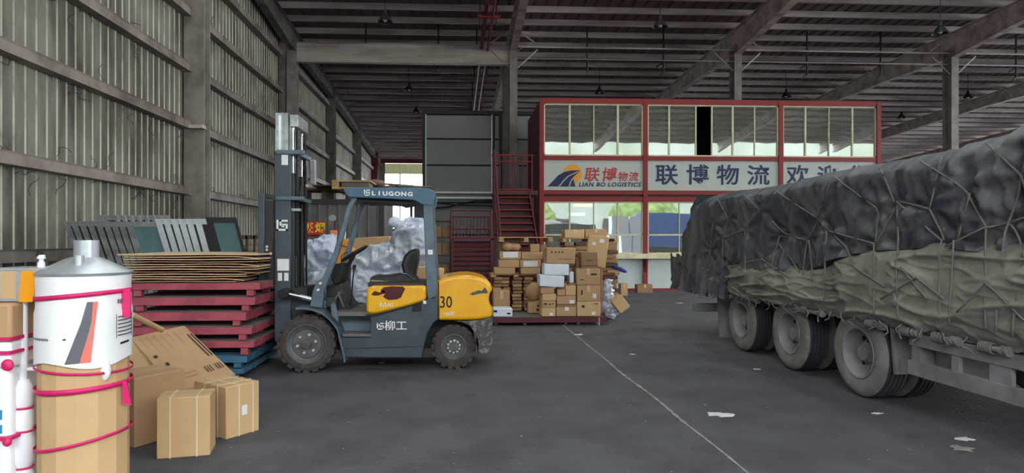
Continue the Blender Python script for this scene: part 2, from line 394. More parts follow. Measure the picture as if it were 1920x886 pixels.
# deep beam left, thin ties right
mb = MB(); a, b = -6.2, COLX[0][0] - .15
mb.box(a, b, 25.1, 25.13, 8.12, 8.98); mb.box(a, b, 25.0, 25.24, 8.98, 9.0); mb.box(a, b, 25.0, 25.24, 8.10, 8.12)
mb.v = [(p[0], p[1], p[2] + (.28 if p[2] > 8.5 else .42)) for p in mb.v]
mk('deep_beam', mb, m_purlin, label='deep pale steel beam between the left wall column and the tall column', cat='beam')
for zz, rr, nm in ((9.28, .035, 'upper'), (8.82, .03, 'lower')):
    mk('tie_pipe', MB().tube([(COLX[0][0] + .15, 25.2, zz), (40, 25.2, zz)], rr, 6), m_steelw if nm == 'lower' else m_purlin, label='%s of the two thin tie pipes running right between the columns' % nm, cat='pipe')
# hanging rods
def hanger(px, k, arms, lb):
    Y = 25.75; X = XW(px, Y); r = root('hanging_rod', (X, Y, 8.4), lb, 'hanger', 'dark hanging rods under the roof')
    mk('rod', MB().tube([(X, Y, roofz(Y) + .13), (X, Y, 8.45)], .035, 6), m_dark, r)
    if arms:
        mk('arm', MB().tube([(X, Y, 9.15), (X - .06, Y, 8.85), (X - .3, Y, 8.7)], .03, 5), m_dark, r)
        mk('arm', MB().tube([(X + .02, Y, 8.8), (X - .04, Y, 8.45), (X - .14, Y, 8.38)], .03, 5), m_dark, r)
for i, (px, ar, lb) in enumerate([(686, 0, 'dark straight hanging rod, leftmost, behind the deep beam'), (822, 0, 'dark straight hanging rod behind the middle of the deep beam'), (1101, 0, 'dark straight hanging rod above the left end of the red office'),
        (1244, 1, 'forked dark hanging rod under the lamp above the office'), (1513, 1, 'forked dark hanging rod right of the column over the office'), (1651, 1, 'forked dark hanging rod above the right end of the office'), (1905, 1, 'forked dark hanging rod at the right edge')]): hanger(px, i, ar, lb)
# lamps
def make_lamp():
    r = root('high_bay_lamp', (0, 0, 0), '', 'lamp', 'hanging high bay lamps')
    mk('cord', MB().tube([(0, 0, .32), (0, 0, 1.6)], .012, 5), m_dark, r)
    mk('ballast_housing', MB().lathe([(.0, .34), (.05, .34), (.06, .2), (.09, .16)], (0, 0, 0), n=14), m_dark, r, smooth=True)
    mk('shade', MB().lathe([(.07, .2), (.10, .17), (.17, .08), (.235, -.03), (.25, -.05), (.24, -.05), (.16, .07), (.06, .16)], (0, 0, 0), n=20), mat('dark_green_enamel', (40, 44, 43), .4), r, smooth=True)
    mk('bulb', MB().lathe([(.0, -.06), (.05, -.04), (.075, 0), (.06, .06), (.03, .12)], (0, 0, 0), n=12), m_white, r, smooth=True)
    return r
lamp0 = make_lamp(); used = False
for px, py, Y, lb in [(722, 38, 20.8, 'nearest hanging lamp at upper left, above the deep beam'), (1238, 48, 20.8, 'large hanging lamp near the top centre above the office'), (1763, 60, 20.8, 'large hanging lamp at upper right beside the rafter'),
        (767, 168, 31, 'small hanging lamp below the deep beam, left of the grey panel room'), (1124, 173, 31, 'small hanging lamp just above the left end of the office roof'), (1474, 180, 31, 'small hanging lamp just above the middle of the office roof'), (1815, 182, 31, 'small hanging lamp right of the column above the tarpaulin'),
        (780, 210, 38, 'tiny hanging lamp by the top left corner of the grey panel room'), (1690, 220, 38, 'tiny hanging lamp right of the office end'), (1746, 272, 50, 'tiny far lamp just above the tarpaulin ridge'), (790, 241, 48, 'farthest tiny lamp beside the grey panel room edge')]:
    o = lamp0 if not used else copy_tree(lamp0); used = True
    o.location = P(px, py, Y); o['label'] = lb
# red fire pipes with hangers
rp = root('fire_pipe_run', (1.05, 22, 9.2), 'pair of dark red fire pipes running back under the roof', 'pipe')
mk('pipe', MB().tube([(.96, 14, 9.45), (.96, 52, 8.55)], .07, 10), m_redpipe, rp, smooth=True)
mk('pipe', MB().tube([(1.2, 14, 9.35), (1.2, 52, 8.45)], .05, 10), m_redpipe, rp, smooth=True)
for i in range(9):
    Y = 18 + i * 3.7; z = 9.45 - .9 * (Y - 14) / 38
    mk('pipe_hanger', MB().tube([(.78, Y, roofz(Y) - .1), (.78, Y, z - .35), (1.34, Y, z - .35), (1.34, Y, roofz(Y) - .1)], .025, 4), m_dark, rp)
mk('tee', MB().tube([(.7, 21.5, 9.15), (1.45, 21.5, 9.15)], .06, 8), m_redpipe, rp)

# ================================================================ red container office
YO = 20.6
OX = [XW(1015, YO), XW(1209, YO), XW(1462, YO), XW(1645, YO)]
def zo(y): return H + (HZ - y) * DD(1209, YO) / F
off = root('container_office', ((OX[0] + OX[3]) / 2, YO, 0), 'two-storey red-framed office with mirrored windows and white sign boards', 'office')
x0, x3 = OX[0], OX[3]; Z = {k: zo(k) for k in (187, 196, 293, 301, 357, 365, 369, 378, 470, 475, 484, 540, 548)}
for a, b, nm in ((187, 196, 'top_beam'), (293, 301, 'middle_beam'), (357, 365, 'lower_beam'), (369, 378, 'lower_beam')):
    mk(nm, MB().box(x0 - .02, x3 + .02, YO - .08, YO + .1, Z[b], Z[a]), m_redpaint, off)
mk('gap_strip', MB().box(x0, x3, YO, YO + .08, Z[369], Z[365]), m_dark, off)
for i, X in enumerate(OX):
    wdt = .07; mk('post', MB().box(X - wdt, X + wdt, YO - .1, YO + .06, 0, Z[187] - .02), m_redpaint, off)
mk('base_rail', MB().box(x0, x3, YO - .09, YO + .1, 0, Z[540]), m_redpaint, off)
for i in range(3):
    a, b = OX[i] + .07, OX[i + 1] - .07
    mk('lower_wall_panel', MB().box(a, b, YO, YO + .05, Z[540], Z[484]), m_panelw, off)
    sg = mk('sign_board', MB().box(a, b, YO - .04, YO, Z[357], Z[301]), m_sign, off)
mk('window_sill', MB().box(x0 + .3, x3, YO - .32, YO + .05, Z[484], Z[475]), m_cream, off)
for X in OX[1:3]: mk('sill_bracket', MB().prism([(YO - .3, Z[484]), (YO - .1, Z[484]), (YO - .1, Z[484] - .45)], X - .03, X + .03, 'x'), m_redpaint, off)
mk('roof', MB().box(x0, x3, YO - .06, 24.5, Z[187] - .03, Z[187] + .02), m_redpaint, off)
mk('side_wall', MB().box(x0 - .01, x0 + .04, YO + .05, 24.5, 0, Z[187] - .03), m_maroon, off)
mk('side_wall', MB().box(x3 - .04, x3 + .01, YO + .05, 24.5, 0, Z[187] - .03), m_maroon, off)
mk('rear_wall', MB().box(x0, x3, 24.44, 24.5, 0, Z[187] - .03), m_interior, off)
mk('upper_floor_slab', MB().box(x0 + .05, x3 - .05, YO + .12, 24.4, Z[357], Z[357] + .1), m_interior, off)
mk('unlit_room_sheet', MB().box(x0 + .05, x3 - .05, YO + 2.2, YO + 2.25, Z[357] + .1, Z[187] - .05), m_blackin, off)  # near-black sheet, darkness of the upper rooms put into its colour
def window(a, b, zb, zt, divs, transom=None, openings=(), nm='window'):
    f = MB(); t = .045
    f.box(a, b, YO - .05, YO + .03, zb, zb + t); f.box(a, b, YO - .05, YO + .03, zt - t, zt); f.box(a, a + t, YO - .05, YO + .03, zb, zt); f.box(b - t, b, YO - .05, YO + .03, zb, zt)
    if transom: f.box(a, b, YO - .05, YO + .03, transom - .025, transom + .025)
    for d, tw in divs: f.box(d - tw, d + tw, YO - .045, YO + .03, zb, zt)
    fr = mk('window_frame', f, m_cream, off)
    xs = [a + t] + [d for d, _ in divs] + [b - t]
    for i in range(len(xs) - 1):
        if i in openings: continue
        rows = [(zb + t, zt - t)] if not transom else [(zb + t, transom), (transom, zt - t)]
        for (c1, c2) in rows:
            e = random.uniform(-.004, .004)
            mk('pane', MB().add([(xs[i], YO - .01 + e, c1), (xs[i + 1], YO - .01 - e, c1), (xs[i + 1], YO - .01 - e, c2), (xs[i], YO - .01 + e, c2)], [(0, 1, 2, 3)]), m_win, fr)
X_ = lambda p: XW(p, YO)
window(OX[0] + .07, OX[1] - .07, Z[293], Z[196], [(X_(1068), .03), (X_(1113), .012), (X_(1158), .03)])
window(OX[1] + .07, OX[2] - .07, Z[293], Z[196], [(X_(1254), .025), (X_(1304), .02), (X_(1334), .02), (X_(1373), .025), (X_(1414), .015)], openings=(2,))
window(OX[2] + .07, OX[3] - .07, Z[293], Z[196], [(X_(1509), .025), (X_(1553), .012), (X_(1597), .025)])
tz = zo(440)
window(OX[0] + .07, OX[1] - .07, Z[470] - .1, Z[378], [(X_(1068), .025), (X_(1113), .012), (X_(1158), .03)], transom=tz)
window(OX[1] + .07, OX[2] - .07, Z[470] - .1, Z[378], [(X_(1273), .012), (X_(1335), .03), (X_(1400), .012)], transom=tz)
window(OX[2] + .07, OX[3] - .07, Z[470] - .1, Z[378], [(X_(1509), .025), (X_(1553), .012), (X_(1597), .025)], transom=tz)
m_lampy = mat('lit_tube', (255, 240, 150), .5, emis=((255, 225, 110), 6)); m_lampw = mat('lit_tube_white', (255, 255, 255), .5, emis=((255, 252, 240), 8))
mk('ceiling_tube', MB().box(XW(1076, 21.9), XW(1110, 21.9), 21.8, 22.0, ZW(1090, 387, 21.9), ZW(1090, 382, 21.9)), m_lampy, off)
mk('ceiling_tube', MB().box(XW(1066, 22.8), XW(1096, 22.8), 22.7, 22.85, ZW(1080, 404, 22.8), ZW(1080, 399, 22.8)), m_lampw, off)
# sign lettering
ys_ = YO - .048
sgn = root('sign_lettering', (x0 + 1.5, ys_, zo(350)), 'company emblem and lettering printed on the white boards', 'lettering')
bpy.data.objects.remove(sgn)
def st(body, px, py, hpx, m, **k):
    return text(body, off, (XW(px, ys_), ys_, zo(py)), hpx * DD(px, ys_) / F, m, **k)
for ch, px in zip('联博物流', (1250, 1308, 1365, 1422)): st(ch, px, 330, 40, m_navy, bold=.009, sx=1.12)
for ch, px in zip('欢迎您', (1496, 1553, 1611)): st(ch, px, 330, 40, m_navy, bold=.009, sx=1.1)
for ch, px in zip('联博', (1109, 1141)): st(ch, px, 329.5, 28, m_redtxt, bold=.005, shear=.15, sx=1.05)
for ch, px in zip('物流', (1167, 1187)): st(ch, px, 332.5, 19, m_redtxt, bold=.003, shear=.15, sx=1.0)
t_ = st('LIAN BO LOGISTICS', 1143, 346.5, 11, m_navy, bold=.003, shear=.2, sx=1.1, spacing=1.1)
lg = MB(); cx, cz, rr = X_(1073), zo(326.5), 18 * YO / F
lg.prism([(cx + rr * cos(a * pi / 20), cz + rr * sin(a * pi / 20)) for a in range(40)], ys_, ys_ + .006)
mk('emblem_sun', lg, m_orange, off)
def sw(pts, y, m, nm='emblem_road'): mk(nm, MB().prism(PF(pts, y), y, y + .006), m, off)
sw([(1027, 349), (1035, 341), (1046, 329), (1058, 322), (1072, 319), (1090, 319), (1078, 323), (1066, 329), (1056, 338), (1047, 349)], ys_ - .004, m_navy)
sw([(1048, 349), (1054, 340), (1064, 330), (1078, 324), (1090, 319.5), (1082, 326), (1074, 334), (1070, 342), (1068, 349)], ys_ - .01, m_sign, 'emblem_outline')
sw([(1050, 349), (1056, 341), (1066, 331), (1078, 325), (1088, 321), (1080, 327), (1072, 335), (1068, 342), (1066, 349)], ys_ - .016, m_navy)
sw([(1069, 349), (1071, 341), (1075, 335), (1079, 349)], ys_ - .016, m_navy)

# small things at office foot
def carton(px0, py0, px1, py1, Y, dep, label, m=0, roll=0, yaw=0, z0=None, stick=None, tape=True, prints=None, group=None, cat='box', mtl=None, name='cardboard_box'):
    x0, x1 = XW(px0, Y), XW(px1, Y); za = ZW(px0, py1, Y) if z0 is None else z0; zb = ZW(px0, py0, Y)
    w_, h_ = x1 - x0, zb - za; cx_, cz_ = (x0 + x1) / 2, (za + zb) / 2
    mb = MB().box(-w_ / 2, w_ / 2, -dep / 2, dep / 2, -h_ / 2, h_ / 2)
    mm = mtl or m_kraft[m]
    o = mk(name, mb, mm, base=(0, 0, 0), bevel=min(.012, h_ * .08), seg=1, label=label, cat=cat, group=group)
    # flap seam and tape
    f = -dep / 2
    if tape:
        tw = min(.03, w_ * .09)
        mk('packing_tape', MB().box(-tw, tw, f - .003, f + .004, h_ * .12, h_ / 2 + .003).box(-tw, tw, f - .003, dep / 2 + .003, h_ / 2, h_ / 2 + .004), m_tape, o)
    mk('flap_seam', MB().box(-w_ / 2 + .01, w_ / 2 - .01, -.006, .006, h_ / 2 - .002, h_ / 2 + .002), m_kraft[2] if mtl is None else m_greyprint, o)
    for q in (stick or []):
        a, b, c_, d_ = q; mk('shipping_label', MB().box(-w_ / 2 + a * w_, -w_ / 2 + c_ * w_, f - .004, f + .002, -h_ / 2 + b * h_, -h_ / 2 + d_ * h_), m_label, o)
    for q in (prints or []):
        a, b, c_, d_ = q; mk('print_mark', MB().box(-w_ / 2 + a * w_, -w_ / 2 + c_ * w_, f - .0035, f + .002, -h_ / 2 + b * h_, -h_ / 2 + d_ * h_), m_ink, o)
    o.location = (cx_, Y + dep / 2, cz_); o.rotation_euler = (0, R(roll), R(yaw)); BASE[o.name] = Vector(o.location)
    return o
carton(1195, 533, 1224, 549, 19.6, .3, 'small worn box on the floor against the office base', 2, z0=.0)
carton(1164, 531, 1177, 549, 18.6, .3, 'small brown box on the floor left of the worn office-side box', 0, z0=.0)

# ================================================================ grey panel room
YR = 26.3
pr = root('panel_room', (XW(870, YR), YR, 0), 'tall grey panel room with dark frame behind the stairs', 'room')
rx = lambda p: XW(p, YR); rz = lambda y: H + (HZ - y) * DD(900, YR) / F
mk('frame', MB().box(rx(792), rx(1012), YR - .06, YR + .08, rz(215), rz(208)).box(rx(792), rx(797), YR - .06, YR + .08, 0, rz(215)).box(rx(923), rx(927), YR - .06, YR + .08, 0, rz(215)).box(rx(936), rx(941), YR - .05, YR + .08, 0, rz(215)), m_dark, pr)
ysb = [215, 261, 310, 361, 380, 440, 520, 547]
for xa, xb in ((798, 922), (928, 936), (941, 1012)):
    for i in range(len(ysb) - 1):
        mk('wall_panel', MB().box(rx(xa), rx(xb), YR, YR + .06, rz(ysb[i + 1]) + .03, rz(ysb[i]) - .03), m_room, pr, bevel=.01, seg=1)
mk('backing', MB().box(rx(792), rx(1012), YR + .08, YR + .12, 0, rz(208)), m_dark, pr)
mk('side_wall', MB().box(rx(792), rx(792) + .05, YR + .1, YR + 4, 0, rz(208)), m_room, pr)
mk('edge_strip', MB().box(rx(797.5), rx(799.5), YR - .08, YR, rz(360), rz(215)), m_steelw, pr)
mk('edge_strip', MB().box(rx(921), rx(923), YR - .08, YR, rz(360), rz(215)), m_steelw, pr)
for y in (361, 371): mk('rail', MB().box(rx(797), rx(923), YR - .12, YR - .02, rz(y + 1.6), rz(y - 1.6)), m_steelw, pr)
mk('cable', MB().tube([(rx(800), YR - .14, rz(392)), (rx(840), YR - .14, rz(388)), (rx(890), YR - .14, rz(377)), (rx(922), YR - .14, rz(376))], .035, 5), m_dark, pr)
mk('cable', MB().tube([(rx(800), YR - .14, rz(379)), (rx(850), YR - .14, rz(384)), (rx(922), YR - .14, rz(386))], .03, 5), m_dark, pr)

# ================================================================ red stair
YS = 19.3
sr = root('steel_staircase', (XW(965, YS), YS, 0), 'dark red steel staircase with landing beside the office', 'staircase')
sxa, sxb = XW(927, YS), XW(1012, YS) - .05; zl = ZW(970, 357, YS)
mk('landing', MB().box(sxa, sxb, YS, YS + 1.2, zl - .12, zl), m_maroon, sr)
for i in range(15):
    z = zl - .2 * (i + 1); y = YS - .24 * (i + 1)
    if z < .1: break
    mk('tread', MB().box(sxa + .04, sxa + 1.05, y, y + .26, z - .03, z), m_redpaint, sr)
    mk('riser', MB().box(sxa + .04, sxa + 1.05, y + .235, y + .25, z - .2, z - .03), m_maroon, sr)
for xx in (sxa, sxa + 1.06):
    mk('stringer', MB().prism([(YS, zl), (YS, zl - .35), (YS - .24 * 15.4, .0), (YS - .24 * 16, 0), (YS - .24 * 16, .15)], xx - .02, xx + .02, 'x'), m_maroon, sr)
rl = MB(); yb = YS + 1.15; zt_ = ZW(970, 291, yb)
for zz in (zt_, ZW(970, 303, yb), zl + .12): rl.tube([(sxa, yb, zz), (sxb, yb, zz)], .025, 6)
mk('handrail', rl, m_redpaint, sr)
for i in range(9): mk('baluster', MB().tube([(sxa + .1 + i * (sxb - sxa - .15) / 8, yb, zl), (sxa + .1 + i * (sxb - sxa - .15) / 8, yb, zt_)], .02 if i % 4 else .03, 5), m_maroon, sr)
mk('handrail', MB().tube([(sxa, YS + 1.15, zt_), (sxa, YS, zt_), (sxa, YS - 3.5, .95)], .025, 6), m_maroon, sr)
for i in range(6): mk('baluster', MB().tube([(sxa, YS + .9 - i * .8, (zl if i < 2 else zl - (i - 1.1) * .67)), (sxa, YS + .9 - i * .8, (zt_ if i < 2 else zt_ - (i - 1.1) * .67))], .02, 5), m_maroon, sr)
mk('support_post', MB().box(sxa, sxa + .08, YS + 1.1, YS + 1.18, 0, zl - .12).box(sxb - .08, sxb, YS + 1.1, YS + 1.18, 0, zl - .12), m_maroon, sr)

# red barred gate and slatted crate left of the stairs
YG = 16.2
g1 = root('barred_gate', (XW(882, YG), YG, 0), 'dark red barred steel gate above the slatted red barrier', 'gate')
gx = lambda p: XW(p, YG); gz = lambda y: ZW(882, y, YG)
fm = MB()
for y in (393, 405, 428, 445): fm.tube([(gx(846), YG + .25, gz(y)), (gx(922), YG + .25, gz(y))], .025, 5)
for p in (846, 922): fm.tube([(gx(p), YG + .25, 0), (gx(p), YG + .25, gz(392))], .03, 5)
mk('gate_frame', fm, m_maroon, g1)
for i in range(11):
    p = 851 + i * 6.6; mk('bar', MB().tube([(gx(p), YG + .25, gz(445)), (gx(p), YG + .25, gz(405))], .013, 4), m_maroon, g1)
g2 = root('slatted_barrier', (XW(886, YG), YG, 0), 'dark red slatted steel barrier behind the yellow counterweight', 'barrier')
mk('frame', MB().box(gx(847), gx(850), YG, YG + .12, 0, gz(447)).box(gx(920), gx(925), YG, YG + .12, 0, gz(447)).box(gx(847), gx(925), YG, YG + .12, gz(450), gz(446)), m_maroon, g2)
y = 451
while y < 560:
    mk('slat', MB().prism([(YG + .02, gz(y + 7.5)), (YG + .1, gz(y + 1)), (YG + .11, gz(y + 2)), (YG + .05, gz(y + 8.5))], gx(850), gx(920), 'x'), m_maroon, g2); y += 9

# ================================================================ things behind the lift truck
YC = 14.6
ct = root('grey_container', (XW(640, YC), YC, 0), 'dull grey steel container behind the lift truck with a red notice', 'container')
cx0, cx1 = XW(545, YC), XW(718, YC); cztop = ZW(640, 374, YC)
mk('side_panel', corrug(cx0, cx1 - .1, .1, cztop - .05, YC + .03, axis='y', pitch=.22), mat('container_grey', (104, 102, 100), .6, rgb2=(80, 78, 76), vs=2), ct, solid=.01)
mk('shell', MB().box(cx0, cx1, YC + .06, YC + 2.3, .1, cztop), MATS['container_grey'], ct)
mk('corner_post', MB().box(cx1 - .1, cx1 + .02, YC - .02, YC + .1, 0, cztop).box(cx0 - .02, cx0 + .1, YC - .02, YC + .1, 0, cztop), m_dark, ct)
mk('roof_rail', MB().box(cx0, cx1, YC - .02, YC + .08, cztop - .1, cztop + .01), m_dark, ct)
mk('bottom_rail', MB().box(cx0, cx1, YC - .02, YC + .08, 0, .12), m_dark, ct)
nb = root('smoking_notice', (XW(585, YC), YC - .03, 2.0), 'red notice with yellow characters fixed on the grey container', 'sign')
mk('board', MB().box(XW(546, YC - .04), XW(609, YC - .04), YC - .045, YC - .03, ZW(585, 440, YC), ZW(585, 415, YC)), mat('notice_red', (176, 30, 30), .5), nb)
text('吸烟', nb, (XW(590.5, YC - .05), YC - .05, ZW(590, 427.5, YC)), .235, mat('notice_yellow', (240, 200, 40), .5), bold=.006)
text('禁止', nb, (XW(556.5, YC - .05), YC - .05, ZW(560, 427.5, YC)), .235, MATS['notice_yellow'], bold=.006)
# stuff on container
def plank_pallet(name, cx_, cy_, z0, wx, wy, h_, label, mtl, group=None, cat='pallet', nb=5):
    r = root(name, (cx_, cy_, z0), label, cat, group)
    t = h_ * .18
    for i in range(nb):
        y = cy_ - wy / 2 + (i + .5) * wy / nb
        mk('deck_board', MB().box(cx_ - wx / 2, cx_ + wx / 2, y - wy / nb * .38, y + wy / nb * .38, z0 + h_ - t, z0 + h_), mtl, r)
    for sx_ in (-1, 0, 1):
        xx = cx_ + sx_ * (wx / 2 - .05)
        mk('stringer', MB().box(xx - .045, xx + .045, cy_ - wy / 2, cy_ + wy / 2, z0 + t, z0 + h_ - t), mtl, r)
        mk('bottom_board', MB().box(xx - .06, xx + .06, cy_ - wy / 2, cy_ + wy / 2, z0, z0 + t), mtl, r)
    return r
YT = YC + .1
plank_pallet('wooden_pallet', XW(600, YT), YT + .9, cztop + .011, 1.2, 1.0, .30, 'dark wooden pallet on the container, left end', m_woodd)
z1 = cztop + .32
carton(585, 346, 640, 370, YT + .05, .8, 'dark brown crate under the tan-ended timber on the container', 2, z0=z1, tape=False, mtl=m_woodd, name='timber_crate')
xx0, xx1 = XW(622, YC - .2), XW(695, YC - .2)
tb = root('timber_bundle', ((xx0 + xx1) / 2, YC - .1, ZW(650, 353, YC - .2)), 'tan-ended timber bundle lying above the lift truck roof line', 'timber')
mk('beam', MB().box(xx0, xx0 + .14, YC - .2, YC + .8, ZW(650, 354, YC - .2), ZW(650, 337, YC - .2)), m_wood, tb)
mk('plank', MB().box(xx0 + .14, xx1, YC - .15, YC + .8, ZW(650, 353, YC - .2), ZW(650, 350, YC - .2)).box(xx0 + .14, xx1, YC - .15, YC + .8, ZW(650, 340, YC - .2), ZW(650, 337, YC - .2)), m_wood, tb)
mk('plank', MB().box(xx0 + .2, xx1 - .05, YC - .1, YC + .6, ZW(650, 349, YC - .2), ZW(650, 341, YC - .2)), m_dust, tb)

def blob(name, parts, m, voxel=.05, disp=((.08, .35), (.03, .12)), label=None, cat=None, parent=None, smooth_it=4):
    import bmesh
    bm = bmesh.new()
    for c_, r_, rot in parts:
        from mathutils import Euler
        M = Matrix.Translation(c_) @ Euler([R(a) for a in rot]).to_matrix().to_4x4() @ Matrix.Diagonal((*r_, 1))
        bmesh.ops.create_icosphere(bm, subdivisions=3, radius=1, matrix=M)
    me = bpy.data.meshes.new(name); 
    zs = min(v.co.z for v in bm.verts); cxs = [v.co.x for v in bm.verts]; cys = [v.co.y for v in bm.verts]
    b = Vector(((min(cxs) + max(cxs)) / 2, (min(cys) + max(cys)) / 2, zs)) if parent is None else BASE[parent.name]
    bmesh.ops.translate(bm, verts=bm.verts, vec=-b); bm.to_mesh(me); bm.free()
    me.materials.append(m); o = bpy.data.objects.new(name, me); COL.objects.link(o)
    if parent: o.parent = parent
    else: o.location = b
    BASE[o.name] = b
    rm = o.modifiers.new('remesh', 'REMESH'); rm.mode = 'VOXEL'; rm.voxel_size = voxel; rm.use_smooth_shade = True
    sm = o.modifiers.new('smooth', 'SMOOTH'); sm.iterations = smooth_it
    for k, (st_, sc_) in enumerate(disp):
        if m is m_plastic:
            tx = bpy.data.textures.new(name + '_fold', 'MUSGRAVE'); tx.musgrave_type = 'RIDGED_MULTIFRACTAL'; tx.noise_scale = sc_; tx.noise_intensity = .7
            tx.octaves = 3
        else:
            tx = bpy.data.textures.new(name + '_fold', 'CLOUDS' if k != 1 else 'VORONOI'); tx.noise_scale = sc_
        dm = o.modifiers.new('fold', 'DISPLACE'); dm.texture = tx; dm.strength = st_; dm.mid_level = .5
    return tag(o, label, cat)
# bubble wrapped bundle
YB = 10.6
def bp(px, py, Y=YB): return P(px, py, Y)
def br(wpx, hpx, dy, Y=YB): k = Y / F; return (wpx * k, dy, hpx * k)
blob('wrapped_bundle', [(bp(700, 545), br(100, 48, .45), (0, 0, 0)), (bp(640, 545), br(70, 50, .4), (0, 0, 0)), (bp(720, 490), br(70, 32, .35), (0, -8, 0)), (bp(775, 470), br(38, 62, .35), (0, 8, 0)),
     (bp(755, 440), br(16, 40, .2), (0, 25, 0)), (bp(742, 414), br(10, 10, .12), (0, 0, 0)), (bp(660, 580), br(120, 30, .4), (0, 0, 0)), (bp(730, 585), br(90, 30, .4), (0, 0, 0))],
     m_plastic, .026, ((.09, .45), (.05, .18)), 'large silver bubble-wrapped bundle seen through the lift truck cab', 'bundle')
blob('wrapped_roll', [(bp(596, 505, 11.45), br(26, 60, .3, 11.45), (0, -14, 0)), (bp(612, 475, 11.45), br(30, 34, .3, 11.45), (0, 0, 0)), (bp(600, 560, 11.45), br(30, 62, .3, 11.45), (0, 0, 0))],
     m_plastic, .026, ((.07, .4), (.05, .16)), 'grey plastic wrapped roll just right of the mast under the red notice', 'roll')
carton(654, 444, 735, 470, 12.3, .5, 'long pale carton behind the bubble-wrapped bundle', 0, roll=-3, tape=False, z0=0.0)
carton(765, 500, 808, 524, 9.65, .28, 'brown carton behind the seat, left of the rear post', 1, z0=None, tape=False)
carton(800, 503, 832, 519, 9.9, .3, 'small carton behind the rear post above the counterweight', 1, z0=None, tape=False)
# support stack under these
carton(770, 524.5, 838, 590, 9.8, .6, 'plain brown crate hidden behind the counterweight', 2, z0=0, tape=False)
# second machine, orange hood
om = root('orange_machine', (*P(645, 480, 10.0)[:2], 0), 'small orange-hooded machine seen through the cab behind the steering wheel', 'machine')
mk('hood', MB().prism(PF([(628, 497), (630, 475), (640, 462), (652, 459), (662, 466), (660, 480), (650, 497)], 9.75), 9.75, 10.0), mat('orange_paint', (240, 150, 40), .4), om, bevel=.02)
mk('stand', MB().box(XW(630, 9.8), XW(655, 9.8), 9.8, 9.95, 0, ZW(640, 497, 9.8)), m_dark, om)
mk('hood_top', MB().obox(P(652, 456, 9.8), (.14, .2, .1), (0, .4, 0)), MATS['orange_paint'], om, bevel=.01)
gg = root('gauge_post', (*P(625, 440, 12.0)[:2], 0), 'round grey gauge on a post with a white and orange card', 'gauge')
a = P(623, 409, 12.0)
mk('dial', MB().lathe([(0, -.03), (.055, -.03), (.065, 0), (.06, .04), (0, .04)], a, 'y', 18), m_trgrey, gg, smooth=True)
mk('post', MB().tube([(a[0] + .05, 12.03, 0), (a[0] + .05, 12.03, a[2])], .02, 6), m_dark, gg)
mk('card', MB().box(XW(617, 11.9), XW(631, 11.9), 11.92, 11.94, ZW(625, 450, 11.9), ZW(625, 440, 11.9)), m_label, gg)
mk('card', MB().box(XW(619, 11.9), XW(632, 11.9), 11.92, 11.94, ZW(625, 440, 11.9), ZW(625, 431, 11.9)), mat('card_orange', (240, 130, 90), .5), gg)
mk('card', MB().box(XW(638, 11.9), XW(648, 11.9), 11.92, 11.94, ZW(625, 450, 11.9), ZW(625, 431, 11.9)), m_label, gg)
# shelf of dark timber left of stair region
sh = root('storage_rack', (XW(825, 21), 21, 0), 'brown-stocked storage rack in the shade right of the rear cab post', 'rack')
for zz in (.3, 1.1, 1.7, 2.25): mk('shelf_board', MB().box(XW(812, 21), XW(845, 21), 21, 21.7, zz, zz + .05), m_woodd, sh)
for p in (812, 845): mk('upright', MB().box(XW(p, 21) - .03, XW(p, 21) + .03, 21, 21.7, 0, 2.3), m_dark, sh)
for i, (zz, hh) in enumerate(((.36, .5), (1.16, .4), (1.76, .35))):
    carton(814 + i, 0, 828, 0, 21.1, .5, '', 2) if False else None
    for j, pp in enumerate((815, 830)):
        Xa, Xb = XW(pp, 21.1), XW(pp + 13, 21.1)
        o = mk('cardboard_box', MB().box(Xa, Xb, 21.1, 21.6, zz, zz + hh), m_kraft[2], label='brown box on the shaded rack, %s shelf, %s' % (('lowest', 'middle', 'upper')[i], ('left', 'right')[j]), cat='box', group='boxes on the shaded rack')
# low far clutter in daylight opening
mk('machine_cabinet', MB().box(XW(757, 30), XW(800, 30), 30, 31, 0, ZW(780, 430, 30)).box(XW(768, 30), XW(773, 30), 30.2, 30.4, 0, ZW(770, 385, 30)), m_trgrey, label='grey cabinet with a white mast in the far daylight', cat='cabinet', bevel=.03)
mk('crate_stack', MB().box(XW(690, 24), XW(756, 24), 24, 25, 0, ZW(720, 428, 24)), m_woodd, label='dark stack of crates under the far daylight opening', cat='crate', bevel=.03)
mk('junk_heap', MB().box(-1.6, XW(793, 15.5), 15.5, 16.2, 0, ZW(740, 440, 15.5)), m_woodd, label='dark low crate to the right of the grey container', cat='crate', bevel=.03)
# clutter raised on a mezzanine shelf (brown boards under the bright strip)
ms = root('raised_shelf', (XW(745, 18), 18, 0), 'raised shelf loaded with boards below the bright strip', 'shelf')
za = ZW(745, 352, 18)
mk('deck', MB().box(XW(690, 18), XW(797, 18), 18, 19.2, za - .06, za), m_woodd, ms)
for p in (692, 795): mk('post', MB().box(XW(p, 18) - .03, XW(p, 18) + .03, 18.5, 18.6, 0, za - .06), m_dark, ms)
for i in range(5):
    mk('board', MB().obox((XW(705 + 17 * i, 18), 18.5, za + .04 + .045 * (i % 3)), (1.0, .2, .04), (0, .05 * (i % 3 - 1), .1 * i)), m_wood if i % 2 else m_dust, ms)
blob('sack', [(P(705, 343, 18.3), (.26, .22, .10), (0, 0, 0))], mat('dusty_pink_sack', (130, 100, 98), .8), .04, ((.08, .2),), 'dusty pinkish sack on the left end of the raised shelf', 'sack')

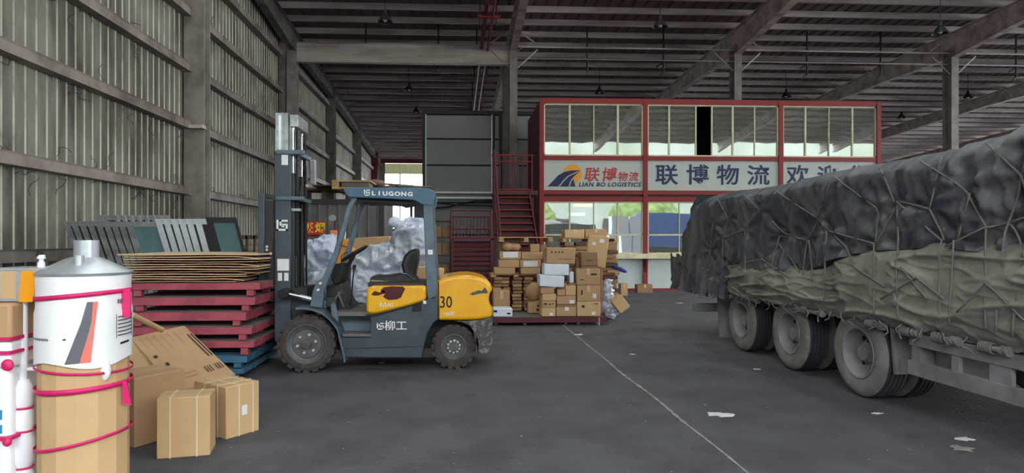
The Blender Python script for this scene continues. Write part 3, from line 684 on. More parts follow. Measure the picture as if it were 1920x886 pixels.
# ================================================================ lift truck
YF, YB0, YB1 = 8.0, 8.06, 9.06
fk = root('lift_truck', (XW(710, YF), 8.55, 0), 'blue-grey and yellow lift truck with number 30 and a raised mast', 'forklift')
fp = lambda px, py, Y=YB0: P(px, py, Y)
def plate(nm, pts, y0, y1, m, bevel=.0, parent=fk, ref=None, **k):
    return mk(nm, MB().prism(PF(pts, ref or y0), y0, y1), m, parent, bevel=bevel, **k)
body = plate('chassis_body', [(700, 590), (800, 561), (822, 548), (823, 598), (812, 606), (801, 626), (795, 650), (791, 671), (648, 670), (640, 655), (634, 632), (694, 632), (694, 590)], YB0, YB1, m_flblue, .015)
mk('lower_sill_line', MB().prism(PF([(646, 652), (792, 648), (792, 650), (646, 654)], YB0 - .004), YB0 - .004, YB0 + .01), m_dark, body)
plate('floor_plate', [(630, 584), (700, 584), (700, 592), (632, 592)], YB0 + .02, YB1, m_dust)
plate('step_recess', [(634, 590), (697, 590), (697, 632), (640, 632)], YB0 + .28, YB1 - .2, m_flblue2)
plate('step_tread', [(641, 626), (696, 626), (696, 631), (643, 631)], YB0 - .03, YB0 + .3, m_dust, .004)
plate('chassis_core', [(585, 590), (650, 588), (650, 660), (585, 640)], YB0 + .4, YB1 - .3, m_dark)
plate('rear_chassis', [(790, 560), (880, 560), (880, 640), (800, 650)], YB0 + .38, YB1 - .38, m_dark)
hood = plate('seat_hood', [(687, 545), (690, 539), (699, 535.5), (799, 535), (799, 562), (770, 572), (703, 588.5), (690, 588), (686.5, 583)], YB0 - .02, YB1, m_yellow, .03)
plate('hood_seam', [(686, 589), (704, 590), (801, 562), (801, 565), (705, 593), (687, 592)], YB0 - .01, YB1 - .02, m_black)
mk('worn_patch', MB().prism(PF([(714, 543), (720, 538), (735, 536.5), (756, 537), (760, 541), (757, 546), (752, 557), (744, 561), (728, 562), (718, 556), (722, 550), (714, 546)], YB0 - .024), YB0 - .024, YB0 - .012), m_rust, hood)
mk('worn_patch', MB().prism(PF([(696, 552), (702, 545), (712, 548), (720, 543), (722, 549), (712, 553), (703, 554)], YB0 - .024), YB0 - .024, YB0 - .012), m_rust, hood)
text('R△H1', fk, (XW(724, YB0 - .03), YB0 - .026, ZW(724, 571, YB0)), .062, m_white, bold=.0008, shear=.2)
plate('seat_base', [(690, 529), (800, 529), (800, 537), (690, 537)], YB0 + .1, YB1 - .1, m_dark, .006)
plate('vent_box', [(773, 570), (790, 565), (790, 582), (773, 584)], YB0 - .02, YB0 + .05, m_black)
mk('reflector', MB().box(XW(793, 8), XW(799, 8), YB0 - .02, YB0, ZW(796, 570, 8), ZW(796, 564, 8)), m_white, fk)
# counterweight
cw = plate('counterweight', [(817.5, 529), (822, 525), (834, 520), (858, 516), (880, 515.5), (896, 518), (911, 523), (920, 531), (924, 543), (919, 550), (917, 560), (919, 570), (924, 578), (924, 594), (905, 598), (883, 600), (821, 600)], YB0 - .02, YB1 + .02, m_yellow, .07, seg=4)
plate('lower_counterweight', [(850, 601), (883, 601), (905, 598), (924, 594), (924, 640), (917, 658), (910, 664), (897, 665), (897, 640), (890, 622), (880, 610), (866, 604)], YB0 - .01, YB1, m_chipped, .04, seg=3)
mk('chip', MB().prism(PF([(880, 551), (888, 547), (896, 544), (904, 545), (909, 538), (914, 545), (914, 550), (905, 549), (896, 551), (888, 553)], YB0 - .026), YB0 - .026, YB0), m_chipped, cw)
mk('seam_line', MB().prism(PF([(820.5, 528), (823, 527), (823.5, 599), (821, 599)], YB0 - .026), YB0 - .026, YB0), m_black, cw)
text('30', fk, (XW(836, YB0 - .03), YB0 - .028, ZW(836, 566.5, YB0)), .205, m_ink, bold=.001, sx=.8)
text('104田', fk, (XW(841.5, YB0 - .03), YB0 - .028, ZW(841, 588, YB0)), .055, m_white, bold=.0006)
# emblem + characters on body
def emblem(px, py, s, Y, parent=fk):
    X, Zz = XW(px, Y), ZW(px, py, Y); mb = MB(); t = s * .17; y0, y1 = Y - .006, Y
    a = s / 2
    mb.box(X - a, X - a + t, y0, y1, Zz - a, Zz + a); mb.box(X - a, X + a, y0, y1, Zz - a, Zz - a + t); mb.box(X + a - t, X + a, y0, y1, Zz - a, Zz - .0 * s)
    mb.box(X - a * .45, X + a, y0, y1, Zz + a - t, Zz + a); mb.box(X - a * .45, X - a * .45 + t, y0, y1, Zz - a * .35, Zz + a); mb.box(X - a * .45, X + a * .4, y0, y1, Zz - a * .35, Zz - a * .35 + t * .8); mb.box(X, X + a, y0, y1, Zz, Zz + t * .8)
    return mk('emblem', mb, m_white, parent)
emblem(713, 611, .085, YB0 - .001)
text('柳工', fk, (XW(742, YB0 - .004), YB0 - .005, ZW(742, 611, YB0)), .13, m_white, bold=.0012, sx=1.1)
# overhead guard
for y0, sc_ in ((YB0, 1), (YB1 - .13, 0)):
    mk('rear_post', MB().prism(PF([(793, 376), (809, 376), (821, 548), (814, 560), (803, 562), (800, 545)], YB0), y0, y0 + .13), m_flblue2, fk, bevel=.008)
    fpp = [(659, 371), (669, 371), (657, 392), (650, 420), (634, 478), (620, 522), (611, 545), (607, 577), (583, 575), (589, 545), (596, 528), (608, 520), (625, 472), (642, 416), (649, 388)]
    mk('front_post', MB().prism(PF([(x - 3, y) if y > 500 else (x, y) for x, y in fpp], YB0), y0, y0 + .09), m_flblue2, fk, bevel=.012)
mk('post_bolt', MB().lathe([(0, -.03), (.014, -.03), (.018, -.02), (.018, 0)], fp(601, 531), 'y', 10).lathe([(0, -.03), (.014, -.03), (.018, -.02), (.018, 0)], fp(597, 543), 'y', 10), m_white, fk)
roofp = [(643, 354), (652, 351), (800, 352), (813, 356), (816, 362), (812, 385), (793, 384), (776, 375), (740, 373), (690, 371), (655, 370), (648, 364)]
gr_ = plate('guard_fascia', roofp, YB0 - .01, YB0 + .06, m_teal, .012)
mk('guard_fascia', MB().prism(PF(roofp, YB0), YB1 - .06, YB1), m_teal, fk, bevel=.01)
zt1 = ZW(730, 353, YB0)
for i in range(9):
    xa = XW(656 + i * 17.5, YB0); mk('guard_bar', MB().box(xa, xa + .05, YB0 + .06, YB1 - .06, zt1 - .05, zt1 - .01), m_flblue, fk)
mk('front_cross_tube', MB().tube([(XW(652, YB0), YB0 + .05, zt1 - .06), (XW(652, YB0), YB1 - .05, zt1 - .06)], .035, 8), m_teal, fk, smooth=True)
mk('canopy_sheet', MB().prism(PF([(655, 371), (690, 372), (720, 374), (745, 376), (776, 376), (768, 381), (752, 384), (742, 380), (715, 379), (700, 378), (680, 379), (665, 375)], YB0 + .06), YB0 + .07, YB1 - .1), m_black, fk)
mk('roof_sheet', MB().box(XW(650, YB0), XW(812, YB0), YB0 + .03, YB1 - .03, zt1 - .005, zt1 + .012), m_rust, fk)
mk('rear_grille', MB().box(XW(777, YB1), XW(797, YB1), YB1 - .06, YB1 - .04, ZW(785, 408, YB1), ZW(785, 384, YB1)), m_flblue, fk)
emblem(688, 361, .075, YB0 - .012)
for ch, px in zip('LIUGONG', (700, 711, 722, 733, 745, 757, 769)):
    text(ch, fk, (XW(px, YB0 - .02), YB0 - .015, ZW(px, 362.5 + (px - 700) * .025, YB0)), .072, m_white, bold=.003, sx=1.25)
mk('paper_sticker', MB().box(XW(802, 8), XW(811, 8), YB0 - .006, YB0, ZW(806, 477, 8), ZW(806, 468, 8)), m_white, fk)
# mast
YM = 8.3
def mpl(nm, x0, x1, ya, yb, y0, y1, m, parent=fk, **k):
    return mk(nm, MB().box(XW(x0, YM), XW(x1, YM), y0, y1, ZW(530, yb, YM), ZW(530, ya, YM)), m, parent, **k)
out = mpl('outer_mast_channel', 515, 545, 283, 640, YM, YM + .03, m_flblue, bevel=.006)
for dy in (0, .58):
    mk('mast_channel', MB().box(XW(515, YM), XW(545, YM), YM + dy + .03, YM + dy + .1, ZW(530, 640, YM), ZW(530, 283, YM)), m_flblue, fk)
    mk('inner_mast_channel', MB().box(XW(516, YM), XW(540, YM), YM + dy + .015, YM + dy + .09, ZW(530, 560, YM), ZW(530, 211, YM)).box(XW(530, YM), XW(532, YM), YM + dy, YM + dy + .03, ZW(530, 283, YM), ZW(530, 211, YM)).box(XW(536, YM), XW(540, YM), YM + dy, YM + dy + .03, ZW(530, 283, YM), ZW(530, 213, YM)), m_alu, fk)
mk('scraped_track', MB().box(XW(522, YM), XW(527, YM), YM + .005, YM + .016, ZW(530, 281, YM), ZW(530, 216, YM)), m_chrome, fk)
mpl('top_crosshead', 541, 557, 213, 236, YM + .05, YM + .6, m_alu, bevel=.006)
for ya, yb in ((281, 289), (368, 375)): mpl('mast_crossbar', 519, 571, ya, yb, YM - .03, YM + .03, m_flblue2, bevel=.006); mpl('mast_crossbar', 540, 560, ya, yb, YM + .03, YM + .7, m_flblue2)
mpl('cylinder_clamp', 538, 561, 390, 395, YM + .04, YM + .14, m_alu)
for dy, xo in ((.1, 549.5), (.56, 549.5)):
    X = XW(xo, YM + .1)
    mk('lift_cylinder', MB().tube([(X, YM + dy, ZW(530, 600, YM)), (X, YM + dy, ZW(530, 323, YM))], .036, 12), m_dark, fk, smooth=True)
    mk('piston_rod', MB().tube([(X, YM + dy, ZW(530, 323, YM)), (X, YM + dy, ZW(530, 236, YM))], .019, 12), m_chrome, fk, smooth=True)
    mk('hose', MB().tube([(X + .06, YM + dy + .03, ZW(530, 590, YM)), (X + .05, YM + dy + .03, ZW(530, 300, YM))], .014, 6), m_black, fk)
    mk('chain', MB().box(X + .04, X + .055, YM + dy - .02, YM + dy + .02, ZW(530, 480, YM), ZW(530, 240, YM)), m_black, fk)
for i in range(22):
    zc = ZW(530, 245 + i * 4, YM); mk('chain_link', MB().box(XW(556, YM), XW(560, YM), YM + .06, YM + .09, zc - .009, zc + .009), m_frim, fk)
emblem(529, 422, .14, YM - .001)
for b_ in ((520, 542, 485, 507), (521, 529, 511, 526), (533, 541, 511, 526), (528, 540, 290, 309)):
    mk('data_label', MB().box(XW(b_[0], YM), XW(b_[1], YM), YM - .005, YM, ZW(530, b_[3], YM), ZW(530, b_[2], YM)), m_white, fk)
# work lights (far side)
for pa, pb, ya, yb in ((568, 577, 293, 341), (580, 592, 299, 346)):
    mk('work_light', MB().box(XW(pa, 8.9), XW(pb, 8.9), 8.88, 8.95, ZW(575, yb, 8.9), ZW(575, ya, 8.9)), m_trgrey, fk, bevel=.02)
mk('hose_fitting', MB().lathe([(0, -.02), (.02, -.02), (.02, .02)], P(564, 345, 8.88), 'y', 10).lathe([(0, -.02), (.02, -.02), (.02, .02)], P(576, 348, 8.88), 'y', 10), m_bolt, fk)
mk('light_bracket', MB().tube([P(560, 375, 8.7), P(566, 340, 8.85), P(575, 300, 8.92)], .012, 5), m_black, fk)
# carriage
mpl('load_backrest', 488, 500, 362, 536, 8.2, 8.28, m_flblue, bevel=.01)
mk('load_backrest', MB().box(XW(488, YM), XW(500, YM), 8.95, 9.03, ZW(530, 536, YM), ZW(530, 362, YM)), m_flblue, fk)
for ya, yb in ((362, 370), (430, 440)): mpl('backrest_bar', 489, 498, ya, yb, 8.28, 8.95, m_flblue)
mpl('carriage_plate', 500, 515, 376, 534, 8.24, 9.0, m_dark)
mpl('carriage_side', 499, 514, 450, 536, 8.2, 8.24, m_dark, bevel=.006)
mpl('carriage_guide', 504, 514, 374, 448, 8.26, 8.3, m_flblue2)
mk('side_bolt', MB().lathe([(0, -.02), (.016, -.02), (.016, 0)], P(501, 462, 8.2), 'y', 10).lathe([(0, -.02), (.016, -.02), (.016, 0)], P(501, 468, 8.2), 'y', 10).lathe([(0, -.02), (.016, -.02), (.016, 0)], P(508, 475, 8.2), 'y', 10), m_bolt, fk)
# tilt cylinder, axle block, fender
mk('tilt_bracket', MB().prism(PF([(520, 546), (530, 540), (541, 545), (541, 556), (530, 561), (520, 556)], 8.1), 8.1, 8.3), m_black, fk, bevel=.01)
mk('tilt_rod', MB().tube([P(536, 549, 8.14), P(565, 556, 8.16)], .02, 10), m_chrome, fk, smooth=True)
mk('tilt_cylinder', MB().tube([P(562, 555, 8.16), P(600, 565, 8.18)], .032, 10), m_chrome, fk, smooth=True)
mk('mast_foot', MB().prism(PF([(545, 540), (575, 538), (580, 585), (545, 600)], 8.35), 8.35, 8.9), m_dark, fk)
fen = [(557, 575), (572, 575), (587, 577), (605, 583), (621, 596), (634, 613), (642, 636), (648, 660), (650, 675)]
inn = [(a - 3 if i > 5 else a, b + 3.5) for i, (a, b) in enumerate(fen)]
mk('fender', MB().prism(PF(fen + inn[::-1], YB0), YF - .02, YF + .36), m_flblue2, fk)
mk('fender_wall', MB().prism(PF(fen[:-1] + [(645, 668), (632, 668), (625, 610), (600, 590), (557, 585)], YB0), YF + .30, YF + .36), m_dark, fk)
plate('fender_gusset', [(620, 570), (626, 567), (630, 572), (634, 592), (634, 604), (622, 590)], YB0, YB0 + .02, m_flblue2)
# wheels
def flwheel(px, py, r, Y, width, rr, nb_, rb, nlug, label):
    X, Zc = XW(px, Y), r; o = (X, Y, Zc)
    ty = mk('tyre', MB().lathe([(rr, .04), (rr + .01, .012), (r * .80, .0), (r * .90, .012), (r * .955, .03), (r * .965, width / 2), (r * .955, width - .03), (r * .85, width), (rr, width - .02)], o, 'y', 48), m_ftyre, fk, smooth=True)
    lg_ = MB()
    for i in range(nlug):
        for s_ in (0, 1):
            a = 2 * pi * (i + .5 * s_) / nlug; c, s2 = cos(a), sin(a); y0 = .004 if s_ == 0 else width * .5; y1 = width * .5 if s_ == 0 else width - .004
            hw = pi / nlug * .62; ri, ro = r * .90, r
            vs = []
            for rad in (ri, ro):
                for da in (-hw, hw):
                    for yy in (y0, y1): vs.append((X + rad * cos(a + da), Y + yy, Zc + rad * sin(a + da)))
            lg_.add(vs, [(0, 1, 3, 2), (4, 6, 7, 5), (0, 4, 5, 1), (2, 3, 7, 6), (0, 2, 6, 4), (1, 5, 7, 3)])
    mk('tread_lugs', lg_, m_ftyre, ty)
    rim = mk('rim', MB().lathe([(rr + .012, .02), (rr + .012, .0), (rr, .0), (rr - .02, .03), (rr - .05, .04), (rr - .055, .05), (rr - .06, .035), (.06, .035), (.055, -.005), (0, -.01)], o, 'y', 40), m_frim, ty, smooth=True)
    for i in range(nb_):
        a = 2 * pi * i / nb_ + .25
        mk('wheel_nut', MB().lathe([(0, -.022), (.013, -.022), (.02, 0), (.02, .012)], (X + rb * cos(a), Y + .03, Zc + rb * sin(a)), 'y', 6), m_bolt, ty)
    return ty
for dy in (0, .88):
    flwheel(574, 645, .358, YF + dy, .22, .235, 6, .115, 20, '')
for dy in (0, .78):
    flwheel(851, 649, .285, YF + .15 + dy, .2, .15, 10, .075, 18, '')
# driver station
mk('dashboard', MB().prism(PF([(620, 500), (628, 494), (643, 495), (646, 508), (640, 528), (628, 535), (618, 520)], 8.3), 8.3, 8.85), m_black, fk, bevel=.02)
mk('cowl', MB().prism(PF([(612, 535), (640, 530), (650, 560), (662, 585), (612, 588)], 8.35), 8.35, 8.9), m_dark, fk, bevel=.01)
mk('steering_column', MB().tube([P(636, 545, 8.5), P(648, 508, 8.5), P(664, 476, 8.5)], .028, 8), m_black, fk, smooth=True)
cst = Vector(P(664.5, 475, 8.5)); nrm = Vector((-.52, 0, .85)).normalized(); ax1 = Vector((0, 1, 0)); ax2 = nrm.cross(ax1).normalized()
ring = [cst + ax1 * (.19 * cos(a * pi / 16)) + ax2 * (.185 * sin(a * pi / 16)) for a in range(32)]
swl = mk('steering_wheel', MB().tube(ring, .016, 7, closed=True), m_black, fk, smooth=True)
for a in (0.3, 2.4, 4.5): mk('spoke', MB().tube([cst, cst + ax1 * (.18 * cos(a)) + ax2 * (.175 * sin(a))], .012, 5), m_black, swl)
mk('hub', MB().lathe([(0, .03), (.04, .02), (.045, 0), (0, -.03)], cst, 'z', 12), m_black, swl)
mk('gear_lever', MB().tube([P(658, 573, 8.25), P(661, 530, 8.25), P(664, 502, 8.25)], [.012, .01, .01], 6).tube([P(664, 504, 8.25), P(665, 496, 8.25)], .022, 8), m_black, fk)
for i, (a_, b_) in enumerate((((615, 535), (622, 515)), ((628, 560), (640, 545)), ((645, 575), (634, 548)))):
    mk('pedal_linkage', MB().tube([P(*a_, 8.2), P(*b_, 8.22)], .012, 5), m_frim if i else m_chrome, fk)
mk('hydraulic_block', MB().box(XW(611, 8.2), XW(631, 8.2), 8.2, 8.4, ZW(620, 575, 8.2), ZW(620, 557, 8.2)), mat('dark_green_paint', (44, 52, 46), .5), fk, bevel=.01)
cable_pts = [P(640, 492, 8.3), P(640, 480, 8.3), P(646, 474, 8.35), P(652, 473, 8.4)]
mk('wire', MB().tube(cable_pts, .006, 5), m_black, fk)
# seat
seat = mk('seat_cushion', MB().prism(PF([(693, 522), (698, 517), (720, 518), (745, 514), (765, 512), (778, 520), (784, 528), (776, 532), (700, 531), (693, 528)], 8.35), 8.35, 8.85), m_seat, fk, bevel=.02, seg=3)
mk('backrest', MB().prism(PF([(768, 522), (756, 512), (752, 497), (757, 480), (766, 470), (777, 466), (784, 467), (783, 490), (779, 510), (776, 524)], 8.38), 8.38, 8.82), m_seat, fk, bevel=.035, seg=3)
mk('seat_wear', MB().prism(PF([(695, 524), (712, 525), (730, 527), (728, 530), (697, 529)], 8.345), 8.34, 8.36), mat('torn_foam', (150, 134, 98), .9), seat)
mk('seat_rail', MB().tube([P(752, 512, 8.33), P(762, 513, 8.33), P(778, 525, 8.33)], .01, 6), m_chrome, fk)
mk('seat_hollow', MB().prism(PF([(767, 510), (763, 497), (768, 480), (776, 474), (778, 490), (772, 510)], 8.37), 8.365, 8.39), m_black, fk)

# ================================================================ trolley with cartons
YK = 12.25
tr = root('flat_trolley', (XW(1020, YK), YK + .9, 0), 'low dark red flat trolley carrying the carton pile', 'trolley')
ka, kb = XW(905, YK), XW(1134, YK); zk = .15
mk('deck', MB().box(ka, kb, YK, YK + 2.2, zk - .03, zk), m_dust, tr)
mk('edge_beam', MB().box(ka, kb, YK - .03, YK, zk - .09, zk + .01).box(kb, kb + .03, YK - .03, YK + 2.2, zk - .09, zk + .01), m_maroon, tr)
for p in (930, 985, 1062, 1086, 1122):
    X = XW(p, YK); mk('castor', MB().lathe([(0, -.015), (.035, -.015), (.035, .015), (0, .015)], (X, YK + .1, .036), 'y', 12).box(X - .01, X + .01, YK + .07, YK + .13, .06, zk - .03), m_trgrey, tr)
mk('coupling_leg', MB().box(XW(1121, YK), XW(1124, YK), YK - .05, YK - .03, .0, zk), m_purlin, tr)
gC = 'cartons piled on the red trolley'
NW = ['lowest', 'second', 'third', 'fourth', 'fifth', 'sixth', 'seventh', 'eighth', 'ninth', 'tenth', 'eleventh', 'twelfth', 'thirteenth', 'fourteenth', 'fifteenth']
Zk = zk + .012; YA = 12.32
def zs_(py, Y=YA): return ZW(1060, py, Y)
def cst_(l, **k): carton(*l[0], YA + l[1], l[2], l[3], group=gC, **k)
carton(1082, 565, 1126, 596, YA, .5, 'lowest kraft carton of the right-hand column of three on the trolley', 1, z0=Zk, stick=[(.62, .1, .78, .32)], prints=[(.2, .6, .32, .75), (.72, .82, .9, .87)], group=gC)
carton(1082, 534.5, 1125, 564.7, YA, .5, 'middle kraft carton of the right-hand column, with a tilted paper label', 0, stick=[(.68, .2, .84, .48)], prints=[(.18, .4, .24, .7)], group=gC)
carton(1081, 503, 1125, 534.2, YA, .5, 'top carton of the right-hand column of three under the ringed-print carton', 0, prints=[(.6, .6, .85, .7), (.15, .3, .3, .35)], group=gC)
carton(1090, 498.5, 1124, 502.7, YA + .01, .4, 'thin flat carton under the ringed-print carton', 2, tape=False, group=gC)
cb = carton(1090, 472, 1121, 498.3, YA, .4, 'small carton with a printed ring mark on top of the right column', 2, tape=False, prints=[(.3, .38, .7, .42)], group=gC)
mb = MB(); mb.tube([(.045 * 1.6 * cos(a * pi / 8), -.207, .02 + .035 * sin(a * pi / 8)) for a in range(16)], .005, 4, closed=True); mk('ring_mark', mb, m_ink, cb)
bpy.data.objects[-1] if False else None
carton(1043, 575, 1081, 596, YA, .45, 'wide low carton at the bottom middle with a white tape patch', 0, z0=Zk, stick=[(.42, .6, .62, .98)], group=gC)
carton(1044, 570.5, 1081, 574.8, YA + .01, .4, 'thin dark carton above the bottom middle one', 2, tape=False, group=gC)
carton(1044, 554, 1080, 570.3, YA, .4, 'low carton with a white label in the middle of the pile', 0, stick=[(.66, .1, .92, .5)], tape=False, group=gC)
carton(1060.5, 535, 1080, 553.8, YA, .4, 'squarish carton right of the small one in the middle of the pile', 1, tape=False, group=gC)
carton(1045, 542, 1060, 553.8, YA, .35, 'smallest carton in the middle of the pile', 0, tape=False, group=gC)
carton(1046, 530, 1064, 541.8, YA + .05, .3, 'shaded carton just under the white ones', 2, tape=False, group=gC)
carton(1015.5, 577, 1042, 596, YA, .45, 'lowest carton of the left-hand column with a pinkish label', 1, z0=Zk, stick=[(.55, .1, .8, .45)], tape=False, group=gC)
carton(1016, 563.5, 1042, 576.8, YA, .45, 'carton with dark printed marks, second from the bottom of the left-hand column', 0, prints=[(.15, .45, .35, .65), (.5, .45, .65, .6), (.75, .5, .85, .65)], tape=False, group=gC)
carton(1017, 550.5, 1043, 563.3, YA, .45, 'third carton from the bottom of the left-hand column', 1, tape=False, group=gC)
carton(1014, 538, 1039, 550.3, YA, .45, 'carton directly under the lower white carton', 0, tape=False, group=gC)
carton(1012, 516, 1058, 537.5, YA - .03, .4, 'lower of the two white cartons, sticking out to the left', mtl=m_whitebox, tape=False, roll=3, prints=None, group='white cartons on the trolley')
carton(1021, 494.5, 1067, 515.5, YA - .02, .4, 'upper of the two white cartons', mtl=m_whitebox, tape=False, roll=1.5, group='white cartons on the trolley')
carton(1068, 509, 1076, 530, YA + .05, .3, 'narrow pale carton standing right of the white cartons', mtl=m_whitebox, tape=False, group='white cartons on the trolley')
carton(1066, 530.5, 1079.5, 534.6, YA + .05, .3, 'thin carton under the narrow pale one', 2, tape=False, group=gC)
carton(1025, 464, 1079, 494, YA, .45, 'large brown carton on top of the white cartons', 0, tape=False, roll=1.5, prints=[(.15, .66, .2, .76), (.28, .66, .33, .76), (.4, .66, .45, .76), (.52, .68, .57, .76), (.42, .28, .9, .3)], group=gC)
o = carton(1101, 441, 1139, 500, YA + .55, .12, 'tall taped carton sheet leaning behind the ringed-print carton', 1, tape=False, roll=7, stick=[(.2, .68, .38, .78), (.55, .78, .78, .9), (.5, .2, .56, .42)], group=gC)
carton(1080, 483, 1098, 502.7, YA + .25, .3, 'shaded carton between the large brown one and the ringed-print one', 2, tape=False, group=gC)
carton(1083, 503, 1130, 596, YA + .52, .45, 'tall plain carton hidden behind the right column', 2, z0=Zk, tape=False, group=gC)
# left group
YL = 13.2
carton(925, 578, 961, 597, YA, .4, 'flat white and blue carton at the left end of the trolley', mtl=m_whitebox, z0=Zk, tape=False, prints=[(.02, .55, .2, .8), (.7, .3, .9, .5)], group='white cartons on the trolley')
carton(990, 566, 1014, 592, YL - .3, .35, 'small printed carton at floor level left of the pile', 0, z0=Zk, tape=False, prints=[(.7, .6, .85, .75), (.65, .2, .85, .4)], group=gC)
carton(925, 544, 956, 590, YL - .2, .3, 'sagging upright carton strapped in green under the pallet', 0, z0=Zk, tape=True, group=gC)
blob('hexagonal_sack', [(P(1001, 546, YL - .15), (.17, .14, .2), (0, 0, 0))], m_kraft[0], .03, ((.04, .2),), 'bulging brown paper sack under the left pallet', 'sack')
zp = ZW(970, 519, YL)
for ci, (pa, pb) in enumerate(((926, 942), (943, 957), (962, 980), (983, 1000))):
    n = 10
    for i in range(n):
        z0_ = Zk + i * (zp - Zk) / n
        j = random.uniform(-.015, .015)
        mk('folded_bale', MB().box(XW(pa, YL) + j, XW(pb, YL) + j, YL + .1 + abs(j), YL + .7, z0_ + .004, z0_ + (zp - Zk) / n - .006), m_kraft[2] if (i + ci) % 3 else m_kraft[0], bevel=.012, seg=1,
           label='flattened brown carton bale, %s from the deck, in the %s stack under the left pallet' % (NW[i], ('leftmost', 'second', 'third', 'rightmost')[ci]), cat='bale', group='flattened bales under the left pallet')
plank_pallet('wooden_pallet', (XW(921, YL) + XW(1014, YL)) / 2, YL + .45, zp, XW(1014, YL) - XW(921, YL), .9, .055, 'pale thin wooden pallet halfway up the left stack', m_wood)
zq = zp + .06
gL = 'cartons on the left pallet'
for a in [(927, 501.5, 966, 0, 'bottom left carton on the left pallet', 0, None, zq), (976, 501.5, 1013, 0, 'bottom right carton on the left pallet', 0, None, zq)]:
    carton(a[0], a[1], a[2], 515, YL, .4, a[4], a[5], z0=a[7], tape=False, group=gL)
carton(935, 486.5, 974, 501.2, YL, .4, 'middle left carton on the left pallet', 0, tape=False, group=gL)
carton(975, 486.5, 1014, 501.2, YL, .4, 'middle right carton on the left pallet with a printed white label', 0, tape=False, stick=[(.16, .1, .85, .82)], group=gL)
carton(937, 471, 977, 486.2, YL, .4, 'upper left carton on the left pallet with a white label', 0, tape=False, stick=[(.16, .25, .85, .95)], group=gL)
carton(978, 472, 1017, 486.2, YL, .4, 'upper right carton on the left pallet without a label', 0, tape=False, group=gL)
blob('paper_sack', [(P(951, 462, YL + .2), (.13, .18, .1), (0, 0, 0)), (P(967, 463, YL + .2), (.11, .18, .09), (0, 0, 0))], m_kraft[0], .025, ((.03, .12),), 'crumpled brown sack under the topmost left pallet', 'sack')
carton(994, 457, 1012, 471.7, YL + .1, .4, 'small carton under the right end of the topmost left pallet', 0, tape=False, group=gL)
carton(1013, 458, 1024, 485, YL + .1, .4, 'narrow carton at the right end of the left pallet load', 2, tape=False, group=gL)
zt2 = ZW(987, 453, YL)
carton(934, 454, 946, 471, YL + .35, .5, 'dark block carrying the topmost left pallet', 2, tape=False, group=gL, z0=ZW(940, 471, YL + .35))
plank_pallet('wooden_pallet', (XW(936, YL) + XW(1037, YL)) / 2, YL + .4, zt2, XW(1037, YL) - XW(936, YL), .8, .10, 'pale wooden pallet on the very top of the left stack', m_wood)
# right back stack
YQ = 14.5
for ci, (pa, pb) in enumerate(((1058, 1076), (1078, 1100), (1102, 1122), (1124, 1158))):
    n = 15; top = ZW(1100, 453, YQ); split = ZW(1150, 512, YQ)
    for i in range(n):
        z0_ = .16 + i * (top - .16) / n; j = random.uniform(-.02, .03)
        if ci < 3 and i < 6: continue
        mk('folded_bale', MB().box(XW(pa, YQ) + j, XW(pb, YQ) + j, YQ + .0 + abs(j), YQ + .7, z0_ + .003, z0_ + (top - .16) / n - .006), m_kraft[2] if (i * 7 + ci) % 3 else m_woodd, bevel=.01, seg=1,
           label='flattened brown bale, %s from the ground, in the %s stack behind the trolley pile' % (NW[i], ('leftmost', 'second', 'third', 'rightmost')[ci]), cat='bale', group='flattened bales behind the trolley')
mk('bale_block', MB().box(XW(1058, YQ), XW(1122, YQ), YQ + .05, YQ + .7, .155, .155 + (ZW(1100, 453, YQ) - .16) * 6 / 15), m_kraft[2], label='plain brown block hidden low behind the trolley pile', cat='bale', bevel=.02)
plank_pallet('wooden_pallet', (XW(1056, YQ) + XW(1162, YQ)) / 2, YQ + .4, 0, XW(1162, YQ) - XW(1056, YQ), .9, .15, 'wooden pallet on the floor behind the right end of the trolley', m_wood)
mk('loose_board', MB().box(XW(1138, YQ), XW(1161, YQ), YQ - .07, YQ - .02, ZW(1150, 510, YQ), ZW(1150, 506, YQ)).box(XW(1152, YQ), XW(1160, YQ), YQ - .07, YQ - .02, ZW(1150, 515, YQ), ZW(1150, 509, YQ)), m_wood, label='short pale board jutting from the side of the right bale stack', cat='board')
plank_pallet('wooden_pallet', (XW(1055, YQ) + XW(1160, YQ)) / 2, YQ + .4, ZW(1100, 453, YQ), XW(1160, YQ) - XW(1055, YQ), .8, .085, 'pale wooden pallet on top of the bales behind the trolley', m_wood)
ztp = ZW(1100, 453, YQ) + .086
carton(1059, 430, 1096, 445, YQ, .5, 'topmost left carton on the rear pallet', 1, z0=ztp, group='cartons on the rear pallet')
carton(1097.5, 429, 1138, 445, YQ, .5, 'topmost right carton on the rear pallet', 0, z0=ztp, group='cartons on the rear pallet')
blob('plastic_bag', [(P(1143, 578, 13.2), (.2, .16, .22), (0, 0, 0)), (P(1140, 545, 13.2), (.12, .12, .3), (0, 0, 0)), (P(1156, 570, 13.2), (.12, .12, .18), (0, 20, 0))], m_plastic, .03, ((.06, .2), (.05, .1)), 'crumpled clear plastic sheet slumped at the right end of the trolley', 'plastic')
carton(1153, 556, 1176, 584, 12.9, .3, 'tilted carton leaning on the crumpled plastic', 1, roll=-38, tape=False)
blob('blue_cloth', [(P(1164, 505, YQ - .05), (.16, .05, .05), (0, 22, 0)), (P(1152, 499, YQ), (.06, .05, .04), (0, 0, 0))], mat('blue_cloth_fabric', (44, 58, 130), .8), .015, ((.02, .1),), 'blue cloth end sticking out of the right bale stack', 'cloth')

